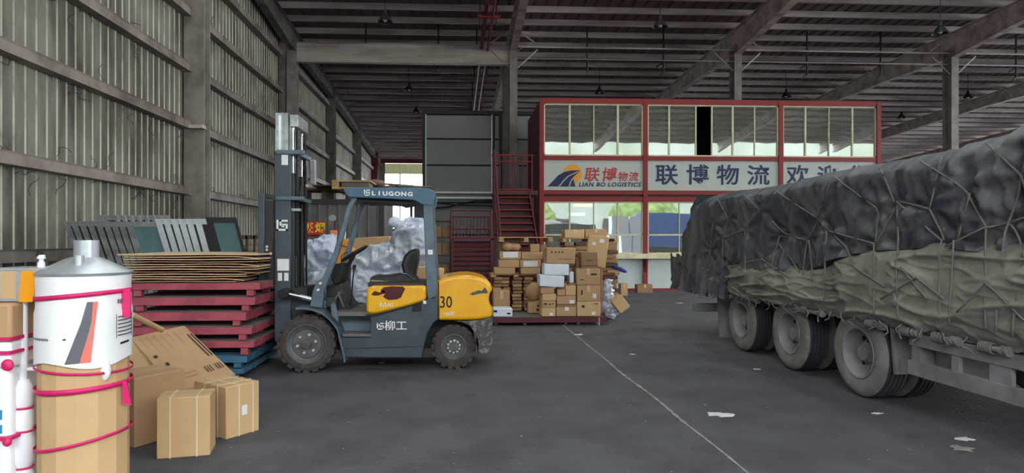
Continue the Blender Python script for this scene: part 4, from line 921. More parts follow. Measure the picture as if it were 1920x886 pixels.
# ================================================================ red and blue steel pallets, left
YP = 7.7
gP = 'stacked steel pallets'
for i, (yt, yb, pr_, pl_) in enumerate([(530, 543, 487, 236), (557, 572, 478, 240), (585, 601, 461, 236), (613, 627, 472, 238), (640, 652, 476, 240), (668, 680, 463, 238), (692, 701, 457, 236)]):
    mt = m_pred if i < 5 else m_pblue
    zt_p, zb_p = ZW(400, yt, YP), ZW(400, yb, YP); xr, xl = XW(pr_, YP), XW(pl_, YP)
    nx = ZW(400, [557, 585, 613, 640, 668, 692, 705.5][i], YP) + .004
    if i == 6: nx = 0
    lb = ('topmost red', 'second red', 'third red', 'fourth red', 'lowest red', 'upper blue', 'lowest blue')[i] + ' steel pallet of the stack beside the mast'
    r = root('steel_pallet', ((xl + xr) / 2, YP + .7, nx), lb, 'pallet', gP)
    mk('front_beam', MB().box(xl, xr, YP, YP + .05, zb_p, zt_p), mt, r, bevel=.004, seg=1)
    mk('rear_beam', MB().box(xl, xr, YP + 1.35, YP + 1.4, zb_p, zt_p), mt, r)
    mk('side_beam', MB().box(xr - .05, xr, YP + .05, YP + 1.35, zb_p, zt_p), mt, r)
    mk('side_beam', MB().box(xl, xl + .05, YP + .05, YP + 1.35, zb_p, zt_p), mt, r)
    for k in range(8): mk('deck_slat', MB().box(xl, xr - .002, YP + .06 + k * .165, YP + .19 + k * .165, zt_p - .005, zt_p + .008 if i else zt_p + .004), m_dust if i < 5 else mt, r)
    for fx in (xr - .16, xl + .08):
        for fy in (YP + .02, YP + .62, YP + 1.28): mk('foot', MB().box(fx, fx + .085, fy, fy + .085, nx + (.012 if i < 6 else 0), zb_p), mt, r)
# cardboard sheets
z = ZW(400, 530, YP) + .006; n = 12; top = ZW(350, 474, YP)
zz_ = z
for i in range(n):
    th = (top - z) / n; k = random.uniform
    xl = XW(218 + k(0, 16), YP) if i == n - 1 else XW(232 + k(-4, 8), YP); xr = XW(489 - k(0, 6), YP) if i > 4 else XW(440 + i * 9 + k(-10, 10), YP)
    wv = k(0, 6); amp = th * .10
    def fn(u, v, zz=zz_, a=xl, b=xr, wv=wv, amp=amp, y0=YP - .02 + k(-.02, .03)):
        return (a + (b - a) * u, y0 + 1.3 * v, zz + th * .4 + amp * sin(wv + u * 7 + v * 3) + (-.02 * max(0, u - .85) / .15 * (i % 3 == 1)))
    o = mk('cardboard_sheet', MB().grid(fn, 24, 4), m_sheet if i % 4 else m_sheetedge, label=('topmost tan' if i == n - 1 else '%s from the bottom, tan' % ['lowest', 'second', 'third', 'fourth', 'fifth', 'sixth', 'seventh', 'eighth', 'ninth', 'tenth', 'eleventh', 'twelfth', 'thirteenth', 'fourteenth'][i]) + ' flat cardboard sheet on the red pallets', cat='cardboard', group='flat cardboard sheets', solid=th * (.34 if i < n - 1 else .6))
    zz_ += th
# leaning framed panels
gF = 'aluminium framed panels leaning in a row'
ordn = ['leftmost', 'second', 'third', 'fourth', 'fifth', 'sixth', 'seventh', 'eighth', 'ninth', 'tenth', 'eleventh', 'twelfth', 'thirteenth', 'fourteenth', 'fifteenth', 'sixteenth']
def panel(px, py, Y, w_, roll, label, mt, glass=True, Hh=2.1, st_=.05, mesh_=None):
    X = XW(px, Y); zt_ = ZW(px, py, Y); a = R(roll)
    ux = Vector((cos(a), 0, sin(a))) * 1.0; uz = Vector((-sin(a), 0, cos(a)))
    ux = Vector((1, 0, 0)); uz = Vector((-sin(a), .0, cos(a)))          # sheared skew = leaning sideways row
    L_ = zt_ / cos(a); o0 = Vector((X, Y, zt_)) - uz * L_
    base = (o0.x + w_ / 2, Y, 0); r = root('framed_panel', base, label, 'panel', gF)
    def bar(u0, u1, v0, v1, d0, d1):
        vs = []
        for d in (d0, d1):
            for (u, v) in ((u0, v0), (u1, v0), (u1, v1), (u0, v1)): q = o0 + ux * u + uz * v; vs.append((q.x, q.y + d, q.z))
        return MB().add(vs, [(0, 1, 2, 3), (7, 6, 5, 4), (0, 4, 5, 1), (1, 5, 6, 2), (2, 6, 7, 3), (3, 7, 4, 0)])
    mk('stile', bar(0, st_ * 2.2, .0, L_, -.02, .02), mt, r); mk('stile', bar(w_ - st_, w_, 0, L_, -.02, .02), mt, r)
    mk('top_rail', bar(st_ * 2.2, w_ - st_, L_ - .09, L_, -.018, .018), mt, r); mk('bottom_rail', bar(st_ * 2.2, w_ - st_, 0, .1, -.018, .018), mt, r)
    if glass: mk('glass_pane', bar(st_ * 2.2, w_ - st_, .1, L_ - .09, -.004, .004), mat('teal_glass', (96, 128, 132), .12, var=.25, vs=3, spec=.8), r)
    else: mk('gap_shade_infill', bar(st_ * 2.2, w_ - st_, .1, L_ - .09, -.01, .01), m_dark, r)  # dark colour stands in for the shaded gaps between panels
    return r
NP = 16
for i in range(NP):
    px = (119, 133, 148, 163, 179, 194, 208, 222, 236, 291, 306, 321, 335, 349, 365, 386)[i]; Y = 10.9 - i * .05; py = 411 + (3 if i < 4 else 4 if i < 9 else -1)
    w_ = .46 if i in (NP - 1,) else (.5 if i == 8 else .36)
    panel(px, py if i < NP - 1 else 407, Y, w_, 20 - i * .35, ('mud-grey %s' if i < 9 else 'bright silver %s') % ordn[i] + ' framed panel from the left, leaning behind the cardboard' if i < NP - 1 else 'rightmost black-edged panel with clear teal glass, leaning behind the cardboard',
          (m_alu if i < 9 else m_alub) if i < NP - 1 else m_dark, glass=i in (8, 15), st_=.042)
for i in range(8):
    panel(186 + i * 14, 403, 11.0 + i * .05, .3, 18, ('%s of the short row of panels standing behind the others' % ordn[i]), m_alu, glass=False)
mk('open_crate', MB().box(XW(443, 11.6), XW(488, 11.6), 11.6, 11.64, ZW(465, 448, 11.6), ZW(465, 441, 11.6)).box(XW(460, 11.6), XW(464, 11.6), 11.6, 11.64, 0, ZW(465, 441, 11.6)).box(XW(475, 11.6), XW(478, 11.6), 11.6, 11.64, 0, ZW(465, 441, 11.6)).box(XW(443, 11.6), XW(446, 11.6), 11.6, 11.64, 0, ZW(465, 441, 11.6)), m_woodd, label='brown open crate frame right of the leaning panels', cat='crate')

# ================================================================ near left: wrapped drum
YD = 4.02; XD = XW(159, YD); rD = .244
dr = root('wrapped_drum', (XD, YD, 0), 'tall cardboard and white wrapped drum with a galvanised cone top and magenta straps', 'drum')
zD = lambda y: ZW(155, y, YD - rD * .5)
zc_ = ZW(155, 510, YD)
nf = 14
mk('cardboard_sleeve', MB().lathe([(rD - .004, 0), (rD - .004, zD(672)), (rD - .03, zD(672))], (XD, YD, 0), n=nf, a0=.12), [m_kraft[1]], dr)
def wrapfn(u, v):
    a = 2 * pi * u; low = zD(680) + .02 * sin(3 * a + 1) ; z_ = low + (zc_ - low) * v
    r_ = rD + .004 + .006 * noise.noise(Vector((cos(a) * 3, sin(a) * 3, z_ * 5))) + (.006 if v < .6 else 0)
    return (XD + r_ * cos(a), YD + r_ * sin(a), z_)
wr = mk('white_wrap', MB().grid(wrapfn, 72, 16), m_wrapw, dr, smooth=2)
zn0, zn1 = zc_, ZW(155, 478, YD)
mk('cone_top', MB().lathe([(rD + .012, zn0 - .012), (rD + .018, zn0 + .002), (.10, zn0 + .085), (.066, zn0 + .095)], (XD, YD, 0), n=40), m_galv, dr, smooth=True)
mk('flue_stub', MB().lathe([(.068, zn0 + .07), (.068, ZW(158, 450, YD)), (.064, ZW(158, 450, YD)), (.064, zn0 + .07)], (XD + .01, YD, 0), n=28), m_galv, dr, smooth=True)
mk('side_stub', MB().lathe([(.028, zn0 + .01), (.028, zn0 + .105), (.025, zn0 + .105), (.025, zn0 + .01)], (XD + .045, YD - .14, 0), n=16), m_galv, dr, smooth=True)
def band(zfn, wd, nm='strap'):
    def fn(u, v):
        a = 2 * pi * u; return (XD + (rD + .014) * cos(a), YD + (rD + .014) * sin(a), zfn(a) + wd * (v - .5))
    mk(nm, MB().grid(fn, 60, 1), m_pink, dr, smooth=2, solid=.002)
sl = lambda zl_, zr_: (lambda a: (zl_ + zr_) / 2 + (zr_ - zl_) / 2 * cos(a))
band(sl(zD(560), zD(546)), .026); band(sl(zD(684), zD(698)), .014); band(sl(zD(730), zD(722)), .03); band(sl(zD(842), zD(812)), .018)
mk('strap_tail', MB().box(XD + rD + .0, XD + rD + .05, YD - .05, YD - .04, zD(598), zD(543)), m_pink, dr); mk('strap_tail', MB().prism([(XD + rD + .01, zD(762)), (XD + rD + .06, zD(765)), (XD + rD + .035, zD(720)), (XD + rD + .01, zD(720))], YD - .06, YD - .05), m_pink, dr)
# prints on wrap (slightly proud curved patches)
def patch(pts, m, nm='print', off_=.014):
    vs = []; n_ = len(pts)
    for px, py in pts:
        t = (px - 155) / 92 * 1.0; a = -pi / 2 + math.asin(max(-.97, min(.97, t))) - .12 * 0
        # camera sees the drum from the right-front: rotate by bearing
        a += atan2b
        vs.append((XD + (rD + off_) * cos(a), YD + (rD + off_) * sin(a), zD(py)))
    mk(nm, MB().add(vs, [tuple(range(n_))]), m, wr)
atan2b = -math.atan2(-XD, YD) * -1.0
def qpatch(p0, p1, p2, p3, m, nx=6, ny=4, nm='print'):      # tl,tr,br,bl subdivided
    def fn(u, v):
        x = (p0[0] * (1 - u) + p1[0] * u) * (1 - v) + (p3[0] * (1 - u) + p2[0] * u) * v
        y = (p0[1] * (1 - u) + p1[1] * u) * (1 - v) + (p3[1] * (1 - u) + p2[1] * u) * v
        a = -pi / 2 + math.asin(max(-.985, min(.985, (x - 155) / 92))) + atan2b
        return (XD + (rD + .016) * cos(a), YD + (rD + .016) * sin(a), zD(y))
    mk(nm, MB().grid(fn, nx, ny), m, wr)
qpatch((159, 563), (169, 563), (167, 598), (148, 602), m_greyprint); qpatch((148, 602), (167, 598), (146, 674), (120, 675), m_greyprint)
qpatch((170, 563), (178, 563), (172, 610), (165, 612), m_redprint); qpatch((165, 612), (172, 610), (165, 674), (145, 674), m_redprint)
for i in range(6): qpatch((214, 594 + i * 7), (241, 593 + i * 7), (241, 595.5 + i * 7), (214, 596.5 + i * 7), m_greyprint, 8, 1)
for a_, b_ in ((210, 215), (241, 244)): qpatch((a_ if a_ == 241 else 211, 589), (a_ + 1.2 if a_ == 241 else 212.2, 589), (a_ + 1.2 if a_ == 241 else 212.2, 635), (a_ if a_ == 241 else 211, 635), m_greyprint, 1, 4)
qpatch((219, 644), (236, 642), (236, 646), (219, 648), m_ink, 4, 1)
for i in range(6): qpatch((214 + i * 4.5, 562 + i % 2), (217 + i * 4.5, 561), (217 + i * 4.5, 569), (214 + i * 4.5, 570), m_greyprint, 1, 1)
for i in range(8): qpatch((66 + i * 3.4, 628 + i % 2), (68 + i * 3.4, 628), (68 + i * 3.4, 632), (66 + i * 3.4, 632 + i % 2), m_greyprint, 1, 1)
qpatch((117, 629), (122, 628), (122, 631), (117, 631), m_ink, 1, 1)
blob('torn_flap', [((XD + rD * .8, YD - rD * .55, zD(690)), (.03, .03, .075), (0, 0, 0))], m_wrapw, .012, ((.02, .06),), parent=dr)
# duct box on white pole
YU = 3.95
db = root('duct_box', (*P(45, 530, YU)[:2], ZW(45, 566, YU)), 'galvanised duct box with an orange tape band beside the drum', 'duct')
xa, xb = XW(-8, YU), XW(91, YU); zb_, zt_ = ZW(45, 565, YU), ZW(45, 503, YU)
mk('casing', MB().box(xa, xb, YU, YU + .24, zb_, zt_), m_galv, db, bevel=.004)
mk('top_flange', MB().box(xa - .01, xb + .006, YU - .008, YU + .25, zt_ - .012, zt_ + .004), m_galv, db)
mk('paper_strip', MB().box(xa + .03, XW(30, YU), YU - .003, YU, zb_ + .02, zt_ - .015), m_kraft[1], db)
mk('tape_band', MB().prism([(XW(41, YU), zt_ - .01), (XW(71, YU), zt_ - .004), (XW(62, YU), zb_ - .002), (XW(36, YU), zb_ - .002)], YU - .005, YU), m_orangetape, db)
mk('valve_cap', MB().lathe([(0, .0), (.022, 0), (.02, .03), (.013, .035), (.013, .05), (.024, .052), (.02, .075), (0, .08)], (XW(57, YU), YU + .1, zt_ + .004), n=14), m_white, db, smooth=True)
mk('valve_knob', MB().lathe([(0, .06), (.018, .06), (.022, .08), (.01, .1), (0, .1)], (XW(55, YU), YU + .1, zt_ + .004), n=12), m_black, db, smooth=True)
po = root('foam_wrapped_pole', (*P(42, 700, YU)[:2], 0), 'white pole bundled in white foam beside the drum', 'pole')
Xp = XW(42, YU + .05)
mk('pole', MB().tube([(Xp, YU + .06, .0), (Xp, YU + .06, zb_ - .002)], .023, 14), m_foam, po, smooth=True)
fmv = []
zl_ = [0.02, .12, .3, .34, .38, .6, .64, .68, .86, .9, .93, 1.0]
mk('foam_roll', MB().lathe([(.03, .0), (.06, .03), (.062, .22), (.042, .27), (.062, .31), (.064, .44), (.046, .49), (.058, .53), (.054, .60), (.044, .63), (.056, .66), (.052, .76), (.03, .80), (.024, .80)], (Xp, YU + .06, 0), n=18), m_foam, po, smooth=True)
for zz in (.27, .49, .63): mk('tie', MB().lathe([(.05, zz - .007), (.058, zz), (.05, zz + .007)], (Xp, YU + .06, 0), n=16), m_pink, po)
mk('cross_rod', MB().tube([(Xp, YU + .06, .86), (Xp + .12, YU + .1, .855)], .012, 8), m_foam, po)
sk = root('printed_sack_bale', (XW(-20, 3.9), 4.0, 0), 'tied bale with kraft top and blue printed white sack at the left edge', 'bale')
Xs = XW(24, 3.9)
mk('sack', MB().box(Xs - .42, Xs - .02, 3.9, 4.3, 0, ZW(10, 690, 3.9)), m_foam, sk, bevel=.04, seg=3)
mk('kraft_wrap', MB().box(Xs - .40, Xs, 3.88, 4.28, ZW(10, 640, 3.9), ZW(10, 568, 3.9)), m_kraft[0], sk, bevel=.02)
mk('white_wrap', MB().box(Xs - .42, Xs - .01, 3.89, 4.29, ZW(10, 690, 3.9), ZW(10, 640, 3.9)), m_wrapw, sk, bevel=.02)
mk('blue_print', MB().box(Xs - .4, Xs - .06, 3.896, 3.9, ZW(10, 812, 3.9), ZW(10, 796, 3.9)).box(Xs - .4, Xs - .06, 3.896, 3.9, ZW(10, 786, 3.9), ZW(10, 768, 3.9)), m_blueprint, sk)
for y in (634, 660, 820): mk('strap', MB().box(Xs - .425, Xs + .005, 3.87, 4.3, ZW(10, y + 3, 3.9), ZW(10, y - 3, 3.9)), m_pink, sk)
blob('strap_knot', [((Xs - .01, 3.87, ZW(20, 682, 3.9)), (.035, .02, .04), (0, 0, 0))], m_pink, .008, ((.01, .04),), parent=sk)
blob('strap_knot', [((Xs - .01, 3.87, ZW(20, 824, 3.9)), (.028, .02, .03), (0, 0, 0))], m_pink, .008, ((.01, .04),), parent=sk)
# dark clutter between drum and sack
mk('dark_crate', MB().box(XW(15, 4.7), XW(95, 4.7), 4.7, 5.1, 0, ZW(60, 590, 4.7)), mat('dark_plastic', (60, 58, 58), .4), label='dark plastic-wrapped crate in the gap left of the drum', cat='crate', bevel=.03)

# near cartons
def carton3(corner, w_, d_, h_, yaw, label, m, name='cardboard_box', rot=None, strapx=(), strapy=(), flaps=False, prints=()):
    """corner = near bottom corner (world XY); w along local x, d along local y, rotated by yaw"""
    mb = MB().box(0, w_, 0, d_, 0, h_)
    o = mk(name, mb, m, base=(0, 0, 0), bevel=.008, seg=2, label=label, cat='box')
    for s_ in strapx: mk('strap', MB().box(s_ - .006, s_ + .006, -.003, d_ + .003, -.0, .0).box(s_ - .006, s_ + .006, -.003, .001, .0, h_ + .003).box(s_ - .006, s_ + .006, -.003, d_ + .003, h_, h_ + .003).box(s_ - .006, s_ + .006, d_, d_ + .003, 0, h_), m_strapc, o)
    for s_ in strapy: mk('strap', MB().box(-.003, w_ + .003, s_ - .006, s_ + .006, h_, h_ + .003).box(-.003, .001, s_ - .006, s_ + .006, 0, h_).box(w_, w_ + .003, s_ - .006, s_ + .006, 0, h_), m_strapc, o)
    mk('flap_seam', MB().box(.01, w_ - .01, d_ / 2 - .004, d_ / 2 + .004, h_ - .001, h_ + .0015), m_kraft[2], o)
    mk('packing_tape', MB().box(-.002, w_ + .002, d_ / 2 - .028, d_ / 2 + .028, h_ + .001, h_ + .0025), m_tape, o)
    for a, b, c_, d2, mm in prints: mk('label', MB().box(a, c_, -.004, 0, b, d2), mm, o)
    o.location = (*corner, 0) if len(corner) == 2 else corner
    o.rotation_euler = rot or (0, 0, R(yaw)); BASE[o.name] = Vector(o.location); return o
ga = G(293, 861); gb = G(394, 853)
yawA = math.degrees(math.atan2(gb[1] - ga[1], gb[0] - ga[0])); wA = math.dist(ga, gb)
carton3(ga, wA, .26, .455, yawA, 'pale strapped carton in front of the others, nearest the camera', m_kraft[1], strapx=(wA * .25, wA * .75), strapy=())
gc = G(424, 824); gd = G(486, 806)
yawB = math.degrees(math.atan2(gd[1] - gc[1], gd[0] - gc[0])); wB = math.dist(gc, gd)
carton3(gc, wB, .46, .43, yawB, 'strapped tan carton with a small white label, right of the pale one', m_kraft[1], strapx=(wB * .38, wB * .8), strapy=(.12, .3), prints=[(wB * .46, .17, wB * .62, .25, m_label)])
ge = G(252, 840); gf = G(346, 812)
yawC = math.degrees(math.atan2(gf[1] - ge[1], gf[0] - ge[0])); wC = math.dist(ge, gf)
carton3(ge, wC, .4, .55, yawC, 'plain open-topped carton behind the pale one, beside the drum', m_kraft[0])
# big printed carton leaning
cbx = root('large_printed_carton', (*P(345, 690, 6.5)[:2], 0), 'large brown printed carton tilted against the red pallets', 'box')
A0, A1, A2, A3 = P(243, 632, 6.9), P(346, 609, 7.25), P(441, 700, 6.7), P(330, 735, 6.2)
def vec(p): return Vector(p)
n_ = (vec(A1) - vec(A0)).cross(vec(A3) - vec(A0)).normalized(); 
if n_.y > 0: n_ = -n_
th_ = .5
q = [vec(A0), vec(A1), vec(A2), vec(A3)]; mb = MB(); bk = [p - n_ * .10 for p in q]
mb.add(q + bk, [(0, 1, 2, 3), (7, 6, 5, 4), (0, 4, 5, 1), (1, 5, 6, 2), (2, 6, 7, 3), (3, 7, 4, 0)])
face = mk('printed_face', mb, m_kraft[0], cbx, bevel=.01)
B0, B1, B2 = P(240, 650, 6.6), P(303, 706, 6.15), P(240, 712, 6.4)
mk('open_flap', MB().add([A0, B1, P(302, 712, 6.15), B2], [(0, 1, 2, 3)]), m_kraft[1], cbx, solid=.008)
mk('lower_side', MB().add([A3, A2, (A2[0], A2[1], 0), (A3[0], A3[1], 0)], [(0, 1, 2, 3)]), m_kraft[0], cbx, solid=.01)
def fpt(u, v, o_=.006):
    a = q[0].lerp(q[1], u); b = q[3].lerp(q[2], u); return a.lerp(b, v) + n_ * o_
def fq(u0, v0, u1, v1, m=m_ink, lean=0): mk('print', MB().add([fpt(u0, v0), fpt(u1, v0), fpt(u1 + lean, v1), fpt(u0 + lean, v1)], [(0, 1, 2, 3)]), m, face)
for uu in (.88, .94): fq(uu, .18, uu + .022, .62)
for i in range(6): fq(.12 + i * .12, .06, .127 + i * .12, .06 + (.2, .32, .36, .3, .2, .25)[i], m_kraft[2])
for i in range(3): fq(.66 + i * .045, .76, .675 + i * .045, .86); fq(.84 + i * .045, .76, .855 + i * .045, .86)
fq(.1, .4, .16, .44); fq(.18, .55, .23, .6)
for v_ in (.78, .84): fq(.2, v_, .5, v_ + .008, m_kraft[2])
mk('paper_tube', MB().tube([P(247, 590, 6.2), P(304, 618, 6.7)], .028, 10), m_kraft[1], label='cardboard tube lying on the large tilted carton', cat='tube', smooth=True)
# floor scraps
for i, (px, py, s_, lb) in enumerate([(1350, 777, .07, 'white dust spill on the floor left of the nearest trailer wheel'), (1085, 627, .05, 'white paper scrap near the trolley'), (1808, 823, .045, 'white scrap on the floor under the trailer rail'), (1803, 841, .06, 'yellowish scrap on the floor at lower right'), (1186, 664, .03, 'small white chip beside the floor joint'), (1420, 692, .03, 'small chip between the trailer wheels'), (1275, 568, .07, 'white scrap by the red office base'), (1645, 775, .03, 'small pale chip under the nearest trailer wheel'), (715, 680, .03, 'pale chip under the lift truck')]):
    x, y = G(px, py); pts = []
    for k in range(14):
        a = 2 * pi * k / 14; r_ = s_ * (.5 + random.random()); pts.append((x + r_ * 1.4 * cos(a), y + r_ * sin(a)))
    mk('dust_spill' if i == 0 else 'paper_scrap', MB().prism(pts, .002, .006, 'z'), m_chalk if i == 3 else m_label, label=lb, cat='spill' if i == 0 else 'scrap')

# ================================================================ trailer with tarpaulin load
XT = 4.2
tl = root('semi_trailer', (XT + 1.25, 7.5, 0), 'dusty grey three-axle trailer under the tarpaulin load', 'trailer')
WY = [9.3, 7.92, 6.52]; rT = .462
def trwheel(X, Y, inner=False, flip=False):
    s_ = -1 if flip else 1
    pr2 = [(.255, .04), (.262, .012), (.30, -.004), (.38, -.008), (.425, .004), (.452, .03)]
    for gx_ in (.065, .11, .155, .2): pr2 += [(.461, gx_ - .010), (.445, gx_ - .008), (.445, gx_ + .001), (.461, gx_ + .003)]
    pr2 += [(.452, .235), (.42, .262), (.36, .27), (.255, .22)]
    pr2 = [(r_, h_ * s_) for r_, h_ in pr2]
    mb = MB(); mb.lathe(pr2, (X, Y, rT), 'x', 48)
    k = len(pr2); mb.mi = [(1 if 5 <= (i % (k - 1)) <= k - 5 and (i % (k - 1)) not in (7, 11, 15, 19) else 0) for i in range(len(mb.f))]
    if flip: mb.f = [f[::-1] for f in mb.f]
    ty = mk('wheel', mb, [m_trtyre, m_tread], tl, smooth=True)
    rp_ = [(.262, .02), (.266, -.004), (.25, -.002), (.243, .03), (.232, .06), (.226, .13), (.21, .155), (.15, .165), (.14, .15), (.115, .148), (.11, .10), (.085, .09), (.08, .05), (0, .045)]
    rim = mk('rim', MB().lathe([(a_, b_ * s_) for a_, b_ in rp_], (X, Y, rT), 'x', 40), m_trgrey, ty, smooth=True)
    if not inner:
        for i in range(8):
            a = 2 * pi * i / 8; xx = X + .152 * s_
            mk('vent_hole', MB().lathe([(0, 0), (.024, 0), (.024, .01 * s_)], (xx - .004 * s_, Y + .183 * cos(a), rT + .183 * sin(a)), 'x', 10), m_black, ty)
            mk('wheel_nut', MB().lathe([(0, -.03 * s_), (.014, -.03 * s_), (.016, 0)], (X + .15 * s_, Y + .128 * cos(a + .4), rT + .128 * sin(a + .4)), 'x', 6), m_trgrey, ty)
    return ty
for Y in WY:
    trwheel(XT, Y); trwheel(XT + .33, Y, True)
    trwheel(XT + 2.5, Y, False, True); trwheel(XT + 2.17, Y, True, True)
    mk('axle', MB().tube([(XT + .2, Y, rT), (XT + 2.3, Y, rT)], .07, 10), m_dark, tl)
for xx in (XT + .75, XT + 1.6): mk('main_beam', MB().box(xx, xx + .14, 1.2, 10.6, .62, .78), m_dark, tl)
mk('deck', MB().box(XT + .03, XT + 2.47, 1.2, 10.7, .79, .9), m_woodd, tl)
mk('side_rail', MB().box(XT + .0, XT + .06, 1.2, 10.7, .80, .93), m_trgrey, tl)
for i in range(8): mk('cross_member', MB().box(XT + .06, XT + 2.44, 1.8 + i * 1.15, 1.9 + i * 1.15, .72, .8), m_dark, tl)
# side guard
Yg0 = YX(1712, XT + .02)
mk('guard_rail', MB().box(XT - .02, XT + .03, 1.2, Yg0, .67, .79), m_trgrey, tl, bevel=.006)
mk('guard_rail', MB().box(XT - .02, XT + .03, 1.2, Yg0 + .02, .40, .535), m_trgrey, tl, bevel=.006)
for p, wd in ((1719, .05), (1793, .04), (1878, .1)):
    Y = YX(p, XT); mk('guard_upright', MB().box(XT - .012, XT + .025, Y - wd, Y + wd, .53, .68), m_trgrey, tl)
for Y in (3.9, 3.1, 2.3): mk('guard_upright', MB().box(XT - .012, XT + .025, Y - .05, Y + .05, .53, .68), m_trgrey, tl)
mk('guard_bracket', MB().box(XT + .02, XT + .6, Yg0 - .12, Yg0 - .04, .42, .66), m_trgrey, tl)
mk('tool_box', MB().box(XT + .12, XT + .6, YX(1792, XT + .1), Yg0 - .15, .42, .7), m_trgrey, tl, bevel=.01)
mk('spare_tank', MB().tube([(XT + .5, 4.6, .56), (XT + .5, 3.4, .56)], .16, 14), m_dark, tl, smooth=True)
for Y_, za_, zb_2, nm in ((6.0, .34, .8, ''), (10.15, .07, .80, '')):
    mk('mudflap', MB().prism([(XT + .0, zb_2), (XT + .5, zb_2), (XT + .5, za_), (XT + .04, za_)], Y_, Y_ + .02), m_trgrey, tl)
    mk('flap_fold', MB().prism([(XT - .01, zb_2), (XT + .04, zb_2), (XT + .1, za_ + .02), (XT + .04, za_)], Y_ - .015, Y_ - .002), m_trtyre, tl)
mk('rear_bumper', MB().box(XT - .15, XT + 2.5, 10.75, 10.85, .42, .56), m_trgrey, tl, bevel=.01)
mk('bumper_arm', MB().box(XT + .6, XT + .68, 10.3, 10.8, .45, .8).box(XT + 1.8, XT + 1.88, 10.3, 10.8, .45, .8), m_dark, tl)
# rope winches
for i, (pa, pb) in enumerate(((1355, 1375), (1400, 1424), (1492, 1546), (1630, 1662), (1700, 1728), (1752, 1803), (1842, 1900))):
    ya, yb = YX(pb, XT - .03), YX(pa, XT - .03); ym = (ya + yb) / 2; zc = .80 if i > 2 else .80
    mk('rope_winch', MB().tube([(XT - .045, ya, zc), (XT - .045, yb, zc)], .024, 10).lathe([(0, -.012), (.04, -.012), (.04, .012), (0, .012)], (XT - .045, ya + .02, zc), 'y', 12).lathe([(0, -.012), (.04, -.012), (.04, .012), (0, .012)], (XT - .045, ya + .07, zc), 'y', 12), m_trgrey, tl, smooth=True)
    co = MB()
    for k in range(6):
        yy = ym + .02 + k * .022
        co.tube([(XT - .045 + .036 * cos(a * pi / 5), yy + .004 * sin(a), zc + .04 * sin(a * pi / 5)) for a in range(10)], .010, 5, closed=True)
    mk('rope_coil', co, m_rope, tl, smooth=2)

def ztop(Y): return 2.345 + .0105 * (11 - Y) + (.0 if Y > 6 else .06 * (6 - Y)) + .02 * sin(Y * 2.1)
def zsplit(Y):
    t = max(0, min(1, (7.6 - Y) / 1.8)); return 1.28 + .31 * t * t * (3 - 2 * t) + .012 * sin(Y * 5)
def rdg(p): return 1 - abs(noise.noise(p)) * 2
NODES = []
def folds(Y, z):
    a = noise.noise(Vector((Y * 1.1, z * 1.3, 0))) * .04
    b = (rdg(Vector((Y * 2.1 + z * .5, z * .45, 4))) ** 2) * .055
    c_ = (rdg(Vector((Y * 4.6 - z * 1.2, z * .9, 9))) ** 3) * .022
    d = (rdg(Vector((Y * 7 + z * 5, z * 3.5, 2))) ** 4) * .012
    s_ = 0
    for ny, nz in NODES:
        q2 = ((Y - ny) / .28) ** 2 + ((z - nz) / .22) ** 2
        if q2 < 9:
            s_ += .035 * math.exp(-q2)
            if q2 > .01: s_ += .016 * cos(7 * math.atan2(z - nz, Y - ny) + ny * 9) * math.exp(-q2 * .45) * min(1, q2 * 4)
    return a + b + c_ + d - s_ * 1.0
def surf_d(Y, z): return XT - .05 - folds(Y, z) * 1.15 - .02
def surf_b(Y, z):
    zs2 = zsplit(Y); t = (z - .84) / max(.1, zs2 - .84)
    h_ = (rdg(Vector((Y * .9, z * 6.0, 1))) ** 4) * .042 + (rdg(Vector((Y * 2.6, z * 10, 5))) ** 5) * .018
    return XT - .05 - .05 * sin(pi * min(1, max(0, t))) - h_ - .02 * noise.noise(Vector((Y * 3, z * 3, 7)))
def Yend(z): return 10.75 + (2.4 - z) * .72
# rope net traced on the load's side
XR = XT - .12
ropes = [[(1448, 442), (1503, 450)], [(1448, 442), (1436, 545)], [(1503, 450), (1497, 568)], [(1550, 433), (1543, 570)], [(1550, 433), (1635, 457)], [(1635, 457), (1638, 590)], [(1635, 457), (1675, 383), (1679, 475), (1685, 598)],
 [(1423, 393), (1458, 437), (1501, 452)], [(1450, 458), (1493, 510)], [(1528, 410), (1577, 461), (1593, 496), (1658, 537)], [(1509, 450), (1524, 526)], [(1674, 377), (1755, 450), (1761, 606)], [(1674, 377), (1734, 391), (1755, 450)],
 [(1755, 270), (1734, 391)], [(1838, 256), (1901, 327), (1922, 400)], [(1901, 327), (1868, 416), (1866, 622)], [(1868, 416), (1930, 398)], [(1763, 462), (1832, 427), (1868, 416)], [(1782, 450), (1778, 612)], [(1834, 427), (1848, 615)],
 [(1717, 275), (1790, 347), (1832, 427)], [(1805, 362), (1782, 450)], [(1925, 262), (1901, 327)], [(1870, 419), (1908, 468), (1935, 505)], [(1916, 404), (1897, 632)], [(1395, 430), (1398, 548)], [(1355, 446), (1395, 430)], [(1355, 446), (1352, 545)],
 [(1395, 352), (1423, 393), (1395, 430)], [(1450, 338), (1423, 393)], [(1450, 338), (1528, 410), (1503, 450)], [(1560, 316), (1528, 410)], [(1560, 316), (1640, 390), (1635, 457)], [(1650, 300), (1674, 377)], [(1345, 372), (1365, 410), (1355, 446)],
 [(1395, 352), (1365, 410)], [(1340, 420), (1328, 470), (1338, 545)], [(1365, 500), (1425, 485), (1480, 520)], [(1650, 560), (1720, 520), (1770, 560)], [(1800, 585), (1850, 530), (1920, 600)], [(1690, 500), (1740, 560)]]
npts = {}
for r_ in ropes:
    for p in r_:
        _, ny, nz = S(*p, XR)
        if nz > 1.0 and not any(abs(ny - a) < .1 and abs(nz - b) < .1 for a, b in NODES): NODES.append((ny, nz))
